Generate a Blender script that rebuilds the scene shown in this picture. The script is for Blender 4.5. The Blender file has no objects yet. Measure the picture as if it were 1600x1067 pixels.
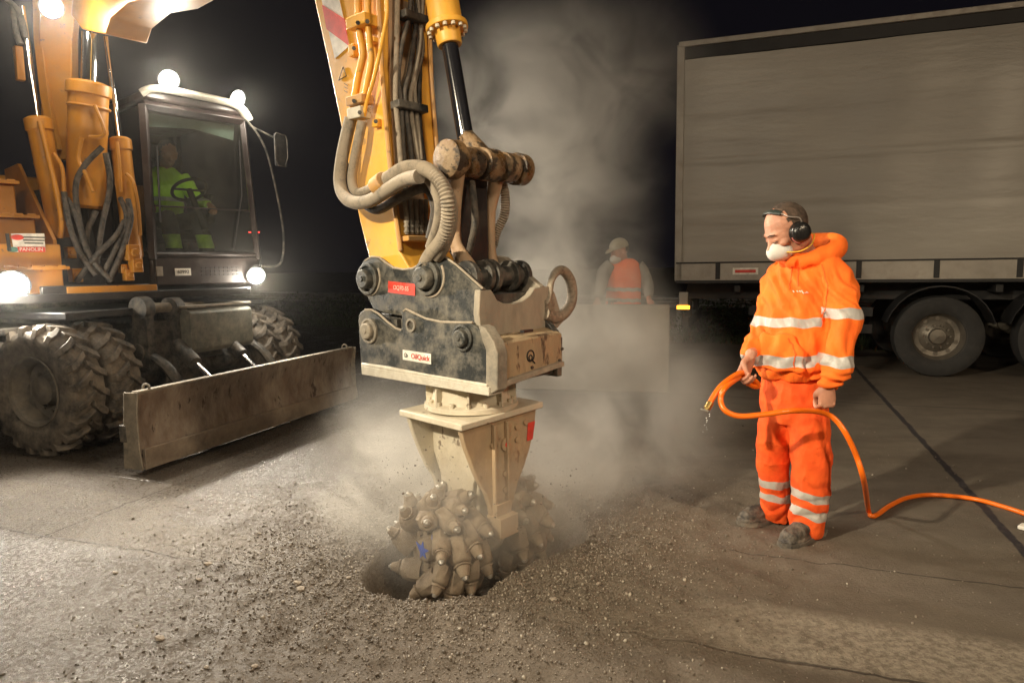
import bpy, bmesh, math, random
import numpy as np
from mathutils import Vector, Matrix
random.seed(7)
V = Vector
scene = bpy.context.scene
col = scene.collection

# ---------------------------------------------------------------- camera, world, exposure
CH, PITCH, ROLL, FPX = 1.45, math.radians(6.34), math.radians(0.8), 1600*24/36
CF = V((0, math.cos(PITCH), -math.sin(PITCH)))
_u0 = V((0, math.sin(PITCH), math.cos(PITCH))); _r0 = V((1, 0, 0))
CR = _r0*math.cos(ROLL) - _u0*math.sin(ROLL)
CU = _u0*math.cos(ROLL) + _r0*math.sin(ROLL)
CP = V((0, 0, CH))
cam_d = bpy.data.cameras.new('camera'); cam_d.lens = 24; cam_d.sensor_width = 36
cam_d.clip_end = 600; cam_d.clip_start = 0.05
cam = bpy.data.objects.new('camera', cam_d); col.objects.link(cam)
m = Matrix((CR, CU, -CF)).transposed().to_4x4(); m.translation = CP
cam.matrix_world = m
scene.camera = cam

world = bpy.data.worlds.new('World'); scene.world = world; world.use_nodes = True
bg = world.node_tree.nodes['Background']
bg.inputs['Color'].default_value = (0.30, 0.26, 0.38, 1); bg.inputs['Strength'].default_value = 0.010
scene.view_settings.view_transform = 'Standard'; scene.view_settings.look = 'None'
scene.view_settings.exposure = 0.35
scene.cycles.use_denoising = True
scene.cycles.volume_step_rate = 1.0
scene.cycles.volume_max_steps = 48
scene.cycles.use_adaptive_sampling = True; scene.cycles.adaptive_threshold = .03
scene.cycles.volume_bounces = 1
scene.cycles.max_bounces = 5
scene.cycles.sample_clamp_indirect = 4.0
scene.cycles.caustics_reflective = False; scene.cycles.caustics_refractive = False

# survey helpers: where a sight line meets a plane of the real place
def ray(px, py): return (CF + CR*((px-800)/FPX) + CU*((533.5-py)/FPX))
def PX(px, py, Y):
    d = ray(px, py); return CP + d*(Y/d.y)
def GP(px, py, z=0.0):
    d = ray(px, py); return CP + d*((z-CH)/d.z)
def PL(px, py, p0, n):
    d = ray(px, py); return CP + d*((p0-CP).dot(n)/d.dot(n))
UP = V((0, 0, 1))
FC = V((.941, -.338, 0)).normalized()      # road direction
LC = V((.338, .941, 0)).normalized()       # across the road

def aim(loc, to): return (V(to)-V(loc)).to_track_quat('-Z', 'Y').to_euler()
def spot(name, loc, to, power, size, blend=.4, color=(1, 1, 1), radius=.05):
    l = bpy.data.lights.new(name, 'SPOT'); l.energy = power; l.spot_size = math.radians(size)
    l.spot_blend = blend; l.color = color; l.shadow_soft_size = radius
    o = bpy.data.objects.new(name, l); o.location = loc; o.rotation_euler = aim(loc, to); col.objects.link(o); return o
WARM = (1.0, .78, .52); COOL = (1.0, .90, .74)
# assumed unseen floodlight behind and to the right of the photographer
def flood(name, loc, to, power, size, color):
    l = bpy.data.lights.new(name, 'AREA'); l.energy = power; l.size = size; l.color = color
    o = bpy.data.objects.new(name, l); o.location = loc; o.rotation_euler = aim(loc, to); col.objects.link(o); return o
flood('unseen_flood', (5.2, -2.2, 4.6), (0.4, 3.6, .4), 200, .6, WARM)  # assumed light from the right, no lamp in view, lights ground and coupler front
flood('unseen_flood', (-1.2, -3.4, 4.8), (-3.2, 6.2, .9), 130, .8, (1.0, .84, .62))  # added fill light, no lamp known there, brightens the blade and wheels
spot('assumed_spotlight', (-3.9, -.5, 3.9), (1.1, 3.5, 1.15), 2000, 40, 1.0, (1.0, .86, .62), .10)  # assumed spotlight out of view at left, added to brighten the worker's chest

# ---------------------------------------------------------------- numeric noise
def _hash(i, j, k, s):
    n = (i*374761393 + j*668265263 + k*2147483647 + s*974711) & 0xffffffff
    n = ((n ^ (n >> 13))*1274126177) & 0xffffffff
    return ((n ^ (n >> 16)) & 0xffff)/65535.0
def vnoise(p, seed=0):
    p = np.asarray(p, float); f = np.floor(p).astype(np.int64); t = p-f; t = t*t*(3-2*t); r = 0
    for a in (0, 1):
        for b in (0, 1):
            for c in (0, 1):
                w = (t[:, 0] if a else 1-t[:, 0])*(t[:, 1] if b else 1-t[:, 1])*(t[:, 2] if c else 1-t[:, 2])
                r = r + w*_hash(f[:, 0]+a, f[:, 1]+b, f[:, 2]+c, seed)
    return r*2-1
def fbm(p, o=4, seed=0):
    p = np.asarray(p, float); r = 0; a = 1
    for i in range(o): r = r+a*vnoise(p*2**i, seed+i*17); a *= .5
    return r

# ---------------------------------------------------------------- materials
def newmat(name):
    m = bpy.data.materials.new(name); m.use_nodes = True
    nt = m.node_tree; b = nt.nodes['Principled BSDF']; return m, nt, b
def N(nt, t, **kw):
    n = nt.nodes.new(t)
    for k, v in kw.items():
        if k in n.inputs.keys() if isinstance(k, str) else False: n.inputs[k].default_value = v
        else: setattr(n, k, v)
    return n
def ramp(nt, src, stops):
    r = nt.nodes.new('ShaderNodeValToRGB'); e = r.color_ramp.elements
    while len(e) < len(stops): e.new(.5)
    for k, (p, c) in enumerate(stops):
        e[k].position = p; e[k].color = (c, c, c, 1) if isinstance(c, (int, float)) else (*c, 1)
    nt.links.new(src, r.inputs[0]); return r.outputs[0]
def mixc(nt, f, a, b):
    n = nt.nodes.new('ShaderNodeMix'); n.data_type = 'RGBA'
    for s, v in ((0, f), (6, a), (7, b)):
        if hasattr(v, 'is_output'): nt.links.new(v, n.inputs[s])
        elif s == 0: n.inputs[0].default_value = v
        else: n.inputs[s].default_value = (*v, 1)
    return n.outputs[2]
def math_(nt, op, a, b=None, c=None, clamp=False):
    n = nt.nodes.new('ShaderNodeMath'); n.operation = op; n.use_clamp = clamp
    for k, v in enumerate((a, b, c)):
        if v is None: continue
        if hasattr(v, 'is_output'): nt.links.new(v, n.inputs[k])
        else: n.inputs[k].default_value = v
    return n.outputs[0]
DUST = (.40, .33, .25)
def mat(name, c, rough=.5, metal=0, dust=.3, dcol=DUST, scale=3.0, bump=.15, bscale=60, var=.25, coat=0, streak=1.0, spots=0.0, scol=(.02, .017, .014)):
    m, nt, b = newmat(name)
    tc = nt.nodes.new('ShaderNodeTexCoord'); mp = nt.nodes.new('ShaderNodeMapping'); mp.inputs['Scale'].default_value = (1, 1, streak)
    nt.links.new(tc.outputs['Object'], mp.inputs['Vector'])
    def noise(s, d, r=.6):
        n = nt.nodes.new('ShaderNodeTexNoise'); n.inputs['Scale'].default_value = s; n.inputs['Detail'].default_value = d
        n.inputs['Roughness'].default_value = r; nt.links.new(mp.outputs[0], n.inputs['Vector']); return n.outputs['Fac']
    n1 = noise(scale, 5); n2 = noise(scale*2.3, 7, .72); n3 = noise(bscale, 5, .7)
    cc = mixc(nt, ramp(nt, n1, [(.3, 0.0), (.7, 1.0)]), tuple(x*(1-var) for x in c), tuple(min(1, x*(1+var)) for x in c))
    dm = None
    if dust > 0:
        lo = .78-.6*dust
        dm = ramp(nt, n2, [(max(0, lo-.12), 0.0), (min(1, lo+.16), min(1, .35+dust))])
        cc = mixc(nt, dm, cc, dcol)
    if spots > 0:
        sm = ramp(nt, noise(scale*4.1, 6, .65), [(.66-.2*spots, 0.0), (.72-.2*spots, .9)])
        cc = mixc(nt, sm, cc, scol)
    nt.links.new(cc, b.inputs['Base Color'])
    if dm is not None:
        nt.links.new(math_(nt, 'MULTIPLY_ADD', dm, (.9-rough), rough), b.inputs['Roughness'])
        if metal: nt.links.new(math_(nt, 'MULTIPLY_ADD', dm, -metal, metal), b.inputs['Metallic'])
    else:
        b.inputs['Roughness'].default_value = rough; b.inputs['Metallic'].default_value = metal
    if coat: b.inputs['Coat Weight'].default_value = coat
    if bump:
        bp = nt.nodes.new('ShaderNodeBump'); bp.inputs['Strength'].default_value = bump; bp.inputs['Distance'].default_value = .01
        nt.links.new(n3, bp.inputs['Height']); nt.links.new(bp.outputs[0], b.inputs['Normal'])
    return m
def emit(name, c, s):
    m, nt, b = newmat(name); b.inputs['Base Color'].default_value = (*c, 1)
    b.inputs['Emission Color'].default_value = (*c, 1); b.inputs['Emission Strength'].default_value = s; return m
def glass(name, tint=(.8, .85, .82), op=.12, rough=.03):
    m, nt, b = newmat(name); out = nt.nodes['Material Output']; nt.nodes.remove(b)
    tr = nt.nodes.new('ShaderNodeBsdfTransparent'); tr.inputs[0].default_value = (*tint, 1)
    gl = nt.nodes.new('ShaderNodeBsdfGlossy'); gl.inputs['Roughness'].default_value = rough; gl.inputs[0].default_value = (.9, .9, .9, 1)
    fr = nt.nodes.new('ShaderNodeFresnel'); fr.inputs[0].default_value = 1.5
    tc = nt.nodes.new('ShaderNodeTexCoord'); n = nt.nodes.new('ShaderNodeTexNoise'); n.inputs['Scale'].default_value = 5; n.inputs['Detail'].default_value = 6
    nt.links.new(tc.outputs['Object'], n.inputs['Vector'])
    df = nt.nodes.new('ShaderNodeBsdfDiffuse'); df.inputs[0].default_value = (.35, .33, .28, 1)
    m1 = nt.nodes.new('ShaderNodeMixShader'); nt.links.new(fr.outputs[0], m1.inputs[0]); nt.links.new(tr.outputs[0], m1.inputs[1]); nt.links.new(gl.outputs[0], m1.inputs[2])
    m2 = nt.nodes.new('ShaderNodeMixShader'); nt.links.new(ramp(nt, n.outputs['Fac'], [(.35, op*.3), (.75, op)]), m2.inputs[0])
    nt.links.new(m1.outputs[0], m2.inputs[1]); nt.links.new(df.outputs[0], m2.inputs[2]); nt.links.new(m2.outputs[0], out.inputs[0]); return m

M = dict(
 yel=mat('machine_yellow', (.78, .40, .05), .42, 0, .24, (.55, .38, .18), 2.2, .12, 50, .16, spots=.12, scol=(.22, .13, .07)),
 yeldirty=mat('dusty_yellow', (.66, .33, .06), .5, 0, .55, (.44, .29, .17), 2.6, .2, 60, .2, spots=.15, scol=(.2, .12, .07)),
 orange=mat('machine_yellow_dimmed', (.52, .22, .022), .42, 0, .22, (.36, .23, .11), 2.5, .12, 50, .2, spots=.1, scol=(.16, .08, .04)),  # same yellow paint, colour darkened for the dimmer light on the rear machine
 dark=mat('dark_steel', (.035, .036, .036), .45, .3, .42, (.24, .21, .17), 5, .25, 70, .3, spots=0),
 plate=mat('coupler_plate', (.035, .038, .038), .42, .2, .40, (.27, .24, .19), 4.2, .25, 80, .3, spots=-.25, scol=(.5, .46, .38)),
 platelight=mat('dusted_plate', (.17, .155, .13), .6, .2, .55, (.36, .31, .24), 5, .3, 70, .25),
 black=mat('black_paint', (.018, .018, .02), .4, 0, .25, (.10, .09, .075), 4, .1, 60, .3),
 cabp=mat('cab_paint', (.034, .025, .023), .35, 0, .25, (.11, .09, .075), 4, .08, 60, .2),
 rubber=mat('tyre_rubber', (.026, .024, .022), .7, 0, .52, (.22, .185, .145), 3.2, .15, 60, .2),
 rubbers=mat('tyre_side', (.07, .062, .054), .8, 0, .6, (.17, .145, .115), 3, .35, 60, .3),
 hose=mat('dusty_hose', (.10, .09, .075), .8, 0, .72, (.30, .25, .19), 9, .3, 120, .2),
 hosed=mat('dark_hose', (.03, .028, .026), .6, 0, .45, (.17, .14, .11), 9, .2, 100, .3),
 rust=mat('blade_rust', (.16, .11, .08), .5, .25, .5, (.32, .27, .215), 3.4, .45, 45, .4, streak=.45, spots=.35, scol=(.06, .04, .03)),
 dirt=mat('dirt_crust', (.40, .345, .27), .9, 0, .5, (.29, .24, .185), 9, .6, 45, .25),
 cream=mat('dusty_cream', (.62, .56, .44), .6, 0, .35, (.46, .38, .28), 4, .25, 60, .12, spots=.22, scol=(.17, .12, .08)),
 cover=mat('coupler_cover', (.46, .35, .215), .5, .1, .45, (.33, .24, .155), 4, .3, 60, .25, streak=.35, spots=.55, scol=(.10, .06, .04)),
 chrome=mat('chrome_rod', (.85, .85, .85), .12, 1, 0, bump=0),
 blackrod=mat('black_rod', (.012, .012, .015), .16, .0, 0, bump=0, coat=1),
 grease=mat('greasy_knuckle', (.16, .085, .03), .25, .1, .42, (.38, .29, .19), 3.6, .8, 40, .6, spots=.85, scol=(.02, .014, .01)),
 link=mat('link_paint', (.42, .26, .15), .5, 0, .5, (.40, .30, .20), 6, .25, 60, .3, spots=.12, scol=(.09, .05, .03)),
 pick=mat('pick_steel', (.21, .155, .105), .8, .0, .5, (.33, .265, .19), 9, .4, 80, .3),
 carb=mat('bright_tip', (.50, .47, .42), .35, .6, 0, bump=0),
 blue=mat('blue_paint', (.03, .10, .55), .4, 0, .2, bump=.1, bscale=60, scale=12),
 red=mat('label_red', (.68, .06, .04), .5, 0, .15, (.5, .3, .25), 14, .02),
 white=mat('label_white', (.80, .76, .68), .5, 0, .12, DUST, 14, .02),
 ink=mat('black_ink', (.02, .02, .02), .6, 0, 0, bump=0),
 green=mat('label_green', (.10, .26, .20), .6, 0, 0, bump=0),
 conc=mat('barrier_concrete', (.25, .21, .16), .85, 0, .35, (.30, .25, .19), 3, .4, 40, .2),
 skin=mat('skin', (.50, .235, .15), .5, 0, .10, (.42, .2, .14), 14, .25, 160, .18),
 hair=mat('hair', (.05, .033, .022), .85, 0, .38, (.20, .13, .095), 14, .9, 200, .5),
 mask=mat('mask_white', (.62, .60, .56), .75, 0, 0, bump=.15, bscale=150),
 boot=mat('boot_leather', (.03, .024, .02), .6, 0, .42, (.25, .21, .165), 8, .4, 60, .3),
 muff=mat('muff_plastic', (.015, .014, .014), .22, 0, .08, (.1, .09, .08), 18, .15, 90, .3),
 grey=mat('grey_cloth', (.26, .245, .215), .9, 0, .2, DUST, 8, .3, 60, .2),
 khaki=mat('cap_cloth', (.40, .36, .27), .9, 0, .2, DUST, 12, .2, 90, .1),
 darkcloth=mat('dark_cloth', (.035, .035, .045), .9, 0, .1, bump=.3),
 strap=mat('yellow_strap', (.85, .5, .06), .6, 0, 0, bump=0),
 hoseor=mat('orange_hose_pvc', (.90, .17, .008), .32, 0, .10, (.45, .22, .12), 12, .05, 60, .06),
 brass=mat('brass', (.55, .38, .14), .3, 1, .2, bump=0),
 water=mat('water_drop', (.8, .85, .9), .05, 0, 0, bump=0),
 curtain=None, truckdark=mat('truck_frame', (.02, .019, .02), .6, .2, .2, (.06, .05, .045), 3, .1),
 truckrail=mat('truck_rail', (.33, .30, .26), .45, .3, .3, (.24, .2, .16), 3, .1, 30, .15),
 alu=mat('wheel_alloy', (.17, .15, .125), .4, .6, .3, (.16, .13, .1), 6, .2),
 trtyre=mat('truck_tyre', (.02, .019, .019), .8, 0, .3, (.05, .045, .04), 6, .3),
 leaf=mat('bush_leaf', (.055, .085, .028), .6, 0, .3, (.11, .10, .05), 3, .1),
 bark=mat('bark', (.08, .06, .045), .9, 0, .2, bump=.4),
 galv=mat('galvanised', (.34, .33, .31), .45, .7, .3, (.2, .18, .15), 4, .1),
 stone=mat('concrete_chip', (.36, .30, .235), .85, 0, .3, (.48, .43, .36), 30, .4, 160, .35),
 wlamp=emit('lamp_glow', (1.0, .97, .90), 40), amber=emit('amber_lamp', (1.0, .38, .02), 5.0), redled=emit('red_led', (1, .05, .04), 3),
 glass=glass('cab_glass', (.84, .90, .86), .06), mirror=mat('mirror_glass', (.5, .5, .5), .1, 1, 0, bump=0),
 visor=mat('sun_visor', (.30, .34, .33), .4, 0, .2, bump=.1),
)
def cloth_band(name, c, c2, bandc=(.52, .50, .47)):
    m, nt, b = newmat(name); at = nt.nodes.new('ShaderNodeAttribute'); at.attribute_name = 'band'
    tc = nt.nodes.new('ShaderNodeTexCoord'); n = nt.nodes.new('ShaderNodeTexNoise'); n.inputs['Scale'].default_value = 9; n.inputs['Detail'].default_value = 6
    nt.links.new(tc.outputs['Object'], n.inputs['Vector'])
    w = nt.nodes.new('ShaderNodeTexNoise'); w.inputs['Scale'].default_value = 130; w.inputs['Detail'].default_value = 5; nt.links.new(tc.outputs['Object'], w.inputs['Vector'])
    base = mixc(nt, ramp(nt, n.outputs['Fac'], [(.35, 0.0), (.7, 1.0)]), c, c2)
    gr = mixc(nt, ramp(nt, n.outputs['Fac'], [(.45, 0.0), (.6, 1.0)]), bandc, tuple(x*.78 for x in bandc))
    msk = math_(nt, 'LESS_THAN', at.outputs['Fac'], 0.0)
    nt.links.new(mixc(nt, msk, base, gr), b.inputs['Base Color'])
    nt.links.new(math_(nt, 'MULTIPLY_ADD', msk, -.45, .85), b.inputs['Roughness'])
    b.inputs['Sheen Weight'].default_value = .15; b.inputs['Sheen Tint'].default_value = (*c2, 1)
    bp = nt.nodes.new('ShaderNodeBump'); bp.inputs['Strength'].default_value = .5; bp.inputs['Distance'].default_value = .004
    nt.links.new(w.outputs['Fac'], bp.inputs['Height']); nt.links.new(bp.outputs[0], b.inputs['Normal']); return m
M['hivis'] = cloth_band('hi_vis_orange_cloth', (.96, .145, .008), (1.0, .20, .014))
M['hivist'] = cloth_band('hi_vis_trouser_cloth', (.84, .085, .008), (.94, .125, .012), (.50, .47, .42))
M['hivisy'] = cloth_band('hi_vis_yellow_cloth', (.50, .85, .04), (.58, .95, .06))

# ---------------------------------------------------------------- mesh builder
OFF = {}
def catmull(P, n=6):
    P = [V(p) for p in P]; out = []
    for i in range(len(P)-1):
        a = P[max(i-1, 0)]; b = P[i]; c = P[i+1]; d = P[min(i+2, len(P)-1)]
        for k in range(n):
            t = k/n; out.append(.5*((2*b)+(c-a)*t+(2*a-5*b+4*c-d)*t*t+(3*b-a-3*c+d)*t**3))
    out.append(P[-1]); return out
def lerpl(R, n, cnt):
    if not isinstance(R, (list, tuple)): return [R]*cnt
    out = []
    for i in range(len(R)-1):
        for k in range(n): out.append(R[i]+(R[i+1]-R[i])*k/n)
    out.append(R[-1]); return out
class MB:
    def __init__(s): s.v = []; s.f = []; s.mi = []
    def add(s, vs, fs, mi=0):
        o = len(s.v); s.v += [tuple(x) for x in vs]; s.f += [tuple(i+o for i in f) for f in fs]; s.mi += [mi]*len(fs); return s
    def box(s, c, h, ax=None, mi=0, taper=1.0):
        c = V(c); a = ax or (V((1, 0, 0)), V((0, 1, 0)), UP)
        vs = []
        for z in (-1, 1):
            k = taper if z > 0 else 1
            for x, y in ((-1, -1), (1, -1), (1, 1), (-1, 1)):
                vs.append(c+a[0]*(h[0]*x*k)+a[1]*(h[1]*y*k)+a[2]*(h[2]*z))
        return s.add(vs, [(3, 2, 1, 0), (4, 5, 6, 7), (0, 1, 5, 4), (1, 2, 6, 5), (2, 3, 7, 6), (3, 0, 4, 7)], mi)
    def prism(s, poly, ex, mi=0):
        poly = [V(p) for p in poly]; ex = V(ex); n = len(poly)
        nn = V((0, 0, 0))
        for i in range(n): nn += poly[i].cross(poly[(i+1) % n])
        if nn.dot(ex) > 0: poly = poly[::-1]
        vs = poly+[p+ex for p in poly]
        fs = [tuple(range(n)), tuple(range(2*n-1, n-1, -1))]+[(i, i+n, (i+1) % n+n, (i+1) % n) for i in range(n)]
        return s.add(vs, fs, mi)
    def loft(s, rings, mi=0, cap=True):
        n = len(rings[0]); vs = [p for r in rings for p in r]; fs = []
        for i in range(len(rings)-1):
            for k in range(n):
                a = i*n+k; b = i*n+(k+1) % n; fs.append((a, b, b+n, a+n))
        if cap: fs.append(tuple(range(n-1, -1, -1))); fs.append(tuple(range((len(rings)-1)*n, len(rings)*n)))
        return s.add(vs, fs, mi)
    def tube(s, pts, r, seg=12, ref=None, mi=0, cap=True, smooth=0, ry=None):
        if smooth:
            n0 = len(pts); pts = catmull(pts, smooth); r = lerpl(r, smooth, len(pts)); ry = lerpl(ry, smooth, len(pts)) if ry is not None else None
        pts = [V(p) for p in pts]; n = len(pts)
        if not isinstance(r, (list, tuple)): r = [r]*n
        if ry is None: ry = r
        elif not isinstance(ry, (list, tuple)): ry = [ry]*n
        rings = []; x = None
        for i in range(n):
            t = (pts[min(i+1, n-1)]-pts[max(i-1, 0)])
            t = t.normalized() if t.length > 1e-9 else UP
            if ref is not None: x = V(ref)
            elif x is None: x = V((1, 0, 0)) if abs(t.x) < .8 else V((0, 1, 0))
            x = (x-t*x.dot(t)).normalized(); y = t.cross(x)
            rings.append([pts[i]+x*(r[i]*math.cos(a))+y*(ry[i]*math.sin(a)) for a in (2*math.pi*k/seg for k in range(seg))])
        return s.loft(rings, mi, cap)
    def cyl(s, a, b, r, seg=20, mi=0, r2=None): return s.tube([a, b], [r, r if r2 is None else r2], seg, mi=mi)
    def lathe(s, prof, o, ax, seg=24, mi=0, cap=True, sq=None):
        o = V(o); ax = V(ax).normalized(); x = V((1, 0, 0)) if abs(ax.x) < .8 else V((0, 1, 0)); x = (x-ax*x.dot(ax)).normalized(); y = ax.cross(x)
        rings = [[o+ax*h+x*(r*math.cos(2*math.pi*k/seg))+y*(r*math.sin(2*math.pi*k/seg)) for k in range(seg)] for r, h in prof]
        return s.loft(rings, mi, cap)
    def ell(s, c, r, ax=None, seg=16, rings=10, mi=0):
        a = ax or (V((1, 0, 0)), V((0, 1, 0)), UP); c = V(c)
        if not isinstance(r, (list, tuple)): r = (r, r, r)
        rs = []
        for i in range(rings+1):
            th = math.pi*(.02+.96*i/rings); rs.append([c+a[0]*(r[0]*math.sin(th)*math.cos(2*math.pi*k/seg))+a[1]*(r[1]*math.sin(th)*math.sin(2*math.pi*k/seg))-a[2]*(r[2]*math.cos(th)) for k in range(seg)])
        return s.loft(rs, mi)
    def torus(s, c, ax, R, r, seg=32, sg2=10, mi=0, arc=1.0, x0=None):
        c = V(c); ax = V(ax).normalized(); x = V(x0) if x0 is not None else (V((1, 0, 0)) if abs(ax.x) < .8 else V((0, 1, 0))); x = (x-ax*x.dot(ax)).normalized(); y = ax.cross(x)
        rs = []
        for i in range(seg+1 if arc < 1 else seg):
            a = 2*math.pi*arc*i/seg; d = x*math.cos(a)+y*math.sin(a)
            rs.append([c+d*(R+r*math.cos(b))+ax*(r*math.sin(b)) for b in (2*math.pi*k/sg2 for k in range(sg2))])
        if arc >= 1: rs.append(rs[0])
        return s.loft(rs, mi, cap=arc < 1)
    def xf(s, Mx):
        s.v = [tuple(Mx @ V(v)) for v in s.v]
        if Mx.to_3x3().determinant() < 0: s.f = [f[::-1] for f in s.f]
        return s
    def join(s, o, mi=None):
        return s.add(o.v, o.f) if mi is None else s.add(o.v, o.f, mi)
def root_off(p):
    return OFF.get(p.name, V((0, 0, 0))) if p is not None else None
def build(name, mb, mats, parent=None, bevel=0, smooth=40, loc=None):
    me = bpy.data.meshes.new(name)
    off = root_off(parent) if parent is not None else (V(loc) if loc is not None else V((0, 0, 0)))
    arr = [tuple(V(v)-off) for v in mb.v] if off.length > 0 else mb.v
    me.from_pydata(arr, [], mb.f)
    if not isinstance(mats, (list, tuple)): mats = [mats]
    for m_ in mats: me.materials.append(m_)
    if len(mats) > 1: me.polygons.foreach_set('material_index', mb.mi)
    me.validate(); me.update()
    if smooth:
        me.polygons.foreach_set('use_smooth', [True]*len(me.polygons))
        if smooth < 180: me.set_sharp_from_angle(angle=math.radians(smooth))
    o = bpy.data.objects.new(name, me); col.objects.link(o)
    if parent is not None: o.parent = parent; OFF[o.name] = off
    elif loc is not None: o.location = loc; OFF[o.name] = V(loc)
    if bevel:
        b = o.modifiers.new('bevel', 'BEVEL'); b.width = bevel; b.segments = 2; b.limit_method = 'ANGLE'; b.angle_limit = math.radians(40); b.harden_normals = False
    return o
def tag(o, label=None, cat=None, group=None, kind=None):
    if label: o['label'] = label
    if cat: o['category'] = cat
    if group: o['group'] = group
    if kind: o['kind'] = kind
    return o
def empty(name, loc):
    o = bpy.data.objects.new(name, None); col.objects.link(o); o.location = loc; OFF[o.name] = V(loc); o.empty_display_size = .1; return o
def dup(o, parent=None):
    c = o.copy(); col.objects.link(c)
    if parent is not None: c.parent = parent
    for ch in list(o.children): dup(ch, c)
    return c
def remesh(mb, vox, smooth_it=4, name='tmp', cut=None):
    me = bpy.data.meshes.new(name); me.from_pydata(mb.v, [], mb.f); me.validate()
    bm = bmesh.new(); bm.from_mesh(me); bmesh.ops.recalc_face_normals(bm, faces=bm.faces); bm.to_mesh(me); bm.free()
    o = bpy.data.objects.new(name, me); col.objects.link(o)
    r = o.modifiers.new('r', 'REMESH'); r.mode = 'VOXEL'; r.voxel_size = vox
    if smooth_it:
        s = o.modifiers.new('s', 'SMOOTH'); s.factor = .5; s.iterations = smooth_it
    dg = bpy.context.evaluated_depsgraph_get(); ev = o.evaluated_get(dg); m2 = bpy.data.meshes.new_from_object(ev)
    n = len(m2.vertices); co = np.empty(n*3); m2.vertices.foreach_get('co', co); co = co.reshape(-1, 3)
    no = np.empty(n*3); m2.vertices.foreach_get('normal', no); no = no.reshape(-1, 3)
    bpy.data.objects.remove(o); bpy.data.meshes.remove(me)
    return m2, co, no
def finish(name, me, co, mats, parent=None, loc=None, attr=None):
    off = root_off(parent) if parent is not None else (V(loc) if loc is not None else V((0, 0, 0)))
    me.vertices.foreach_set('co', (co-np.array(off)).ravel()); me.materials.clear()
    for m_ in (mats if isinstance(mats, (list, tuple)) else [mats]): me.materials.append(m_)
    me.polygons.foreach_set('use_smooth', [True]*len(me.polygons)); me.name = name
    for k, a in (attr or {}).items():
        at = me.attributes.new(k, 'FLOAT', 'POINT'); at.data.foreach_set('value', np.asarray(a, dtype=np.float32))
    me.update(); o = bpy.data.objects.new(name, me); col.objects.link(o)
    if parent is not None: o.parent = parent; OFF[o.name] = off
    elif loc is not None: o.location = loc; OFF[o.name] = V(loc)
    return o
def text(s, size, o, xd, nrm, mt, parent, name='lettering', align='CENTER', lift=.002):
    c = bpy.data.curves.new('t', 'FONT'); c.body = s; c.size = size; c.align_x = align; c.align_y = 'CENTER'; c.extrude = .0006; c.offset = size*.004
    t = bpy.data.objects.new('t', c); col.objects.link(t); dg = bpy.context.evaluated_depsgraph_get()
    me = bpy.data.meshes.new_from_object(t.evaluated_get(dg)); bpy.data.objects.remove(t)
    xd = V(xd).normalized(); nrm = V(nrm).normalized(); yd = nrm.cross(xd)
    Mx = Matrix((xd, yd, nrm)).transposed().to_4x4(); off = root_off(parent); Mx.translation = V(o)+nrm*lift-off
    me.transform(Mx); me.materials.clear(); me.materials.append(mt); me.name = name
    ob = bpy.data.objects.new(name, me); col.objects.link(ob); ob.parent = parent; OFF[ob.name] = off; return ob
# ---------------------------------------------------------------- ground
TC = V((-.21, 3.39, 0)); UT = V((.69, -.72, 0)).normalized(); VT = V((.72, .69, 0)).normalized()
cA = TC-VT*.29+UT*.05; cB = TC+VT*.36
def crater_r(x, y):
    d = np.array([cB.x-cA.x, cB.y-cA.y]); L2 = (d**2).sum()
    t = np.clip(((x-cA.x)*d[0]+(y-cA.y)*d[1])/L2, 0, 1)
    return np.hypot(x-cA.x-t*d[0], y-cA.y-t*d[1])
def sstep(a, b, x): t = np.clip((x-a)/(b-a), 0, 1); return t*t*(3-2*t)
def ground_h(x, y):
    r = crater_r(x, y); P = np.stack([x, y, 0*x], 1)
    r = r + .025*fbm(P*4, 3, 5)
    ang = 1.0
    inside = -.27*(1-sstep(.20, .36, r))
    rim = .012*np.exp(-np.maximum(r-.36, 0)/.35)*sstep(.30, .40, r)
    rub = (1-sstep(.9, 2.3, r))
    rub2 = 1-sstep(.4, 1.3, r)
    n = .012*fbm(P*9, 3, 3)*rub+.010*np.abs(fbm(P*26, 3, 9))*(rub*.6+rub2*.7)
    return inside+rim*(1+.35*fbm(P*4, 2, 11))+n+.0035*fbm(P*1.5, 3, 2)*sstep(.3, 1.5, r)
def axis(lo, hi, st, far):
    a = list(np.arange(lo, hi, st)); s = st; x = a[-1]
    while x < far: s *= 1.16; x += s; a.append(x)
    s = st; x = lo; b = []
    while x > -far: s *= 1.16; x -= s; b.append(x)
    return np.array(b[::-1]+a)
gx = axis(-2.6, 2.2, .022, 220); gy = axis(1.7, 4.7, .022, 220)
GX, GY = np.meshgrid(gx, gy); x = GX.ravel(); y = GY.ravel(); z = ground_h(x, y)
nx, ny = len(gx), len(gy)
idx = np.arange(nx*ny).reshape(ny, nx)
F = np.stack([idx[:-1, :-1], idx[:-1, 1:], idx[1:, 1:], idx[1:, :-1]], -1).reshape(-1, 4)
me = bpy.data.meshes.new('ground'); me.vertices.add(nx*ny); me.vertices.foreach_set('co', np.stack([x, y, z], 1).ravel())
me.loops.add(F.size); me.loops.foreach_set('vertex_index', F.ravel()); me.polygons.add(len(F))
me.polygons.foreach_set('loop_start', np.arange(0, F.size, 4)); me.polygons.foreach_set('use_smooth', [True]*len(F))
me.update(calc_edges=True); me.validate()
at = me.attributes.new('rub', 'FLOAT', 'POINT'); rr = crater_r(x, y)
at.data.foreach_set('value', ((1-sstep(.5, 2.0, rr+.25*fbm(np.stack([x, y, 0*x], 1)*1.7, 3, 31)))).astype(np.float32))
ground = bpy.data.objects.new('ground', me); col.objects.link(ground); tag(ground, kind='structure')

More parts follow.
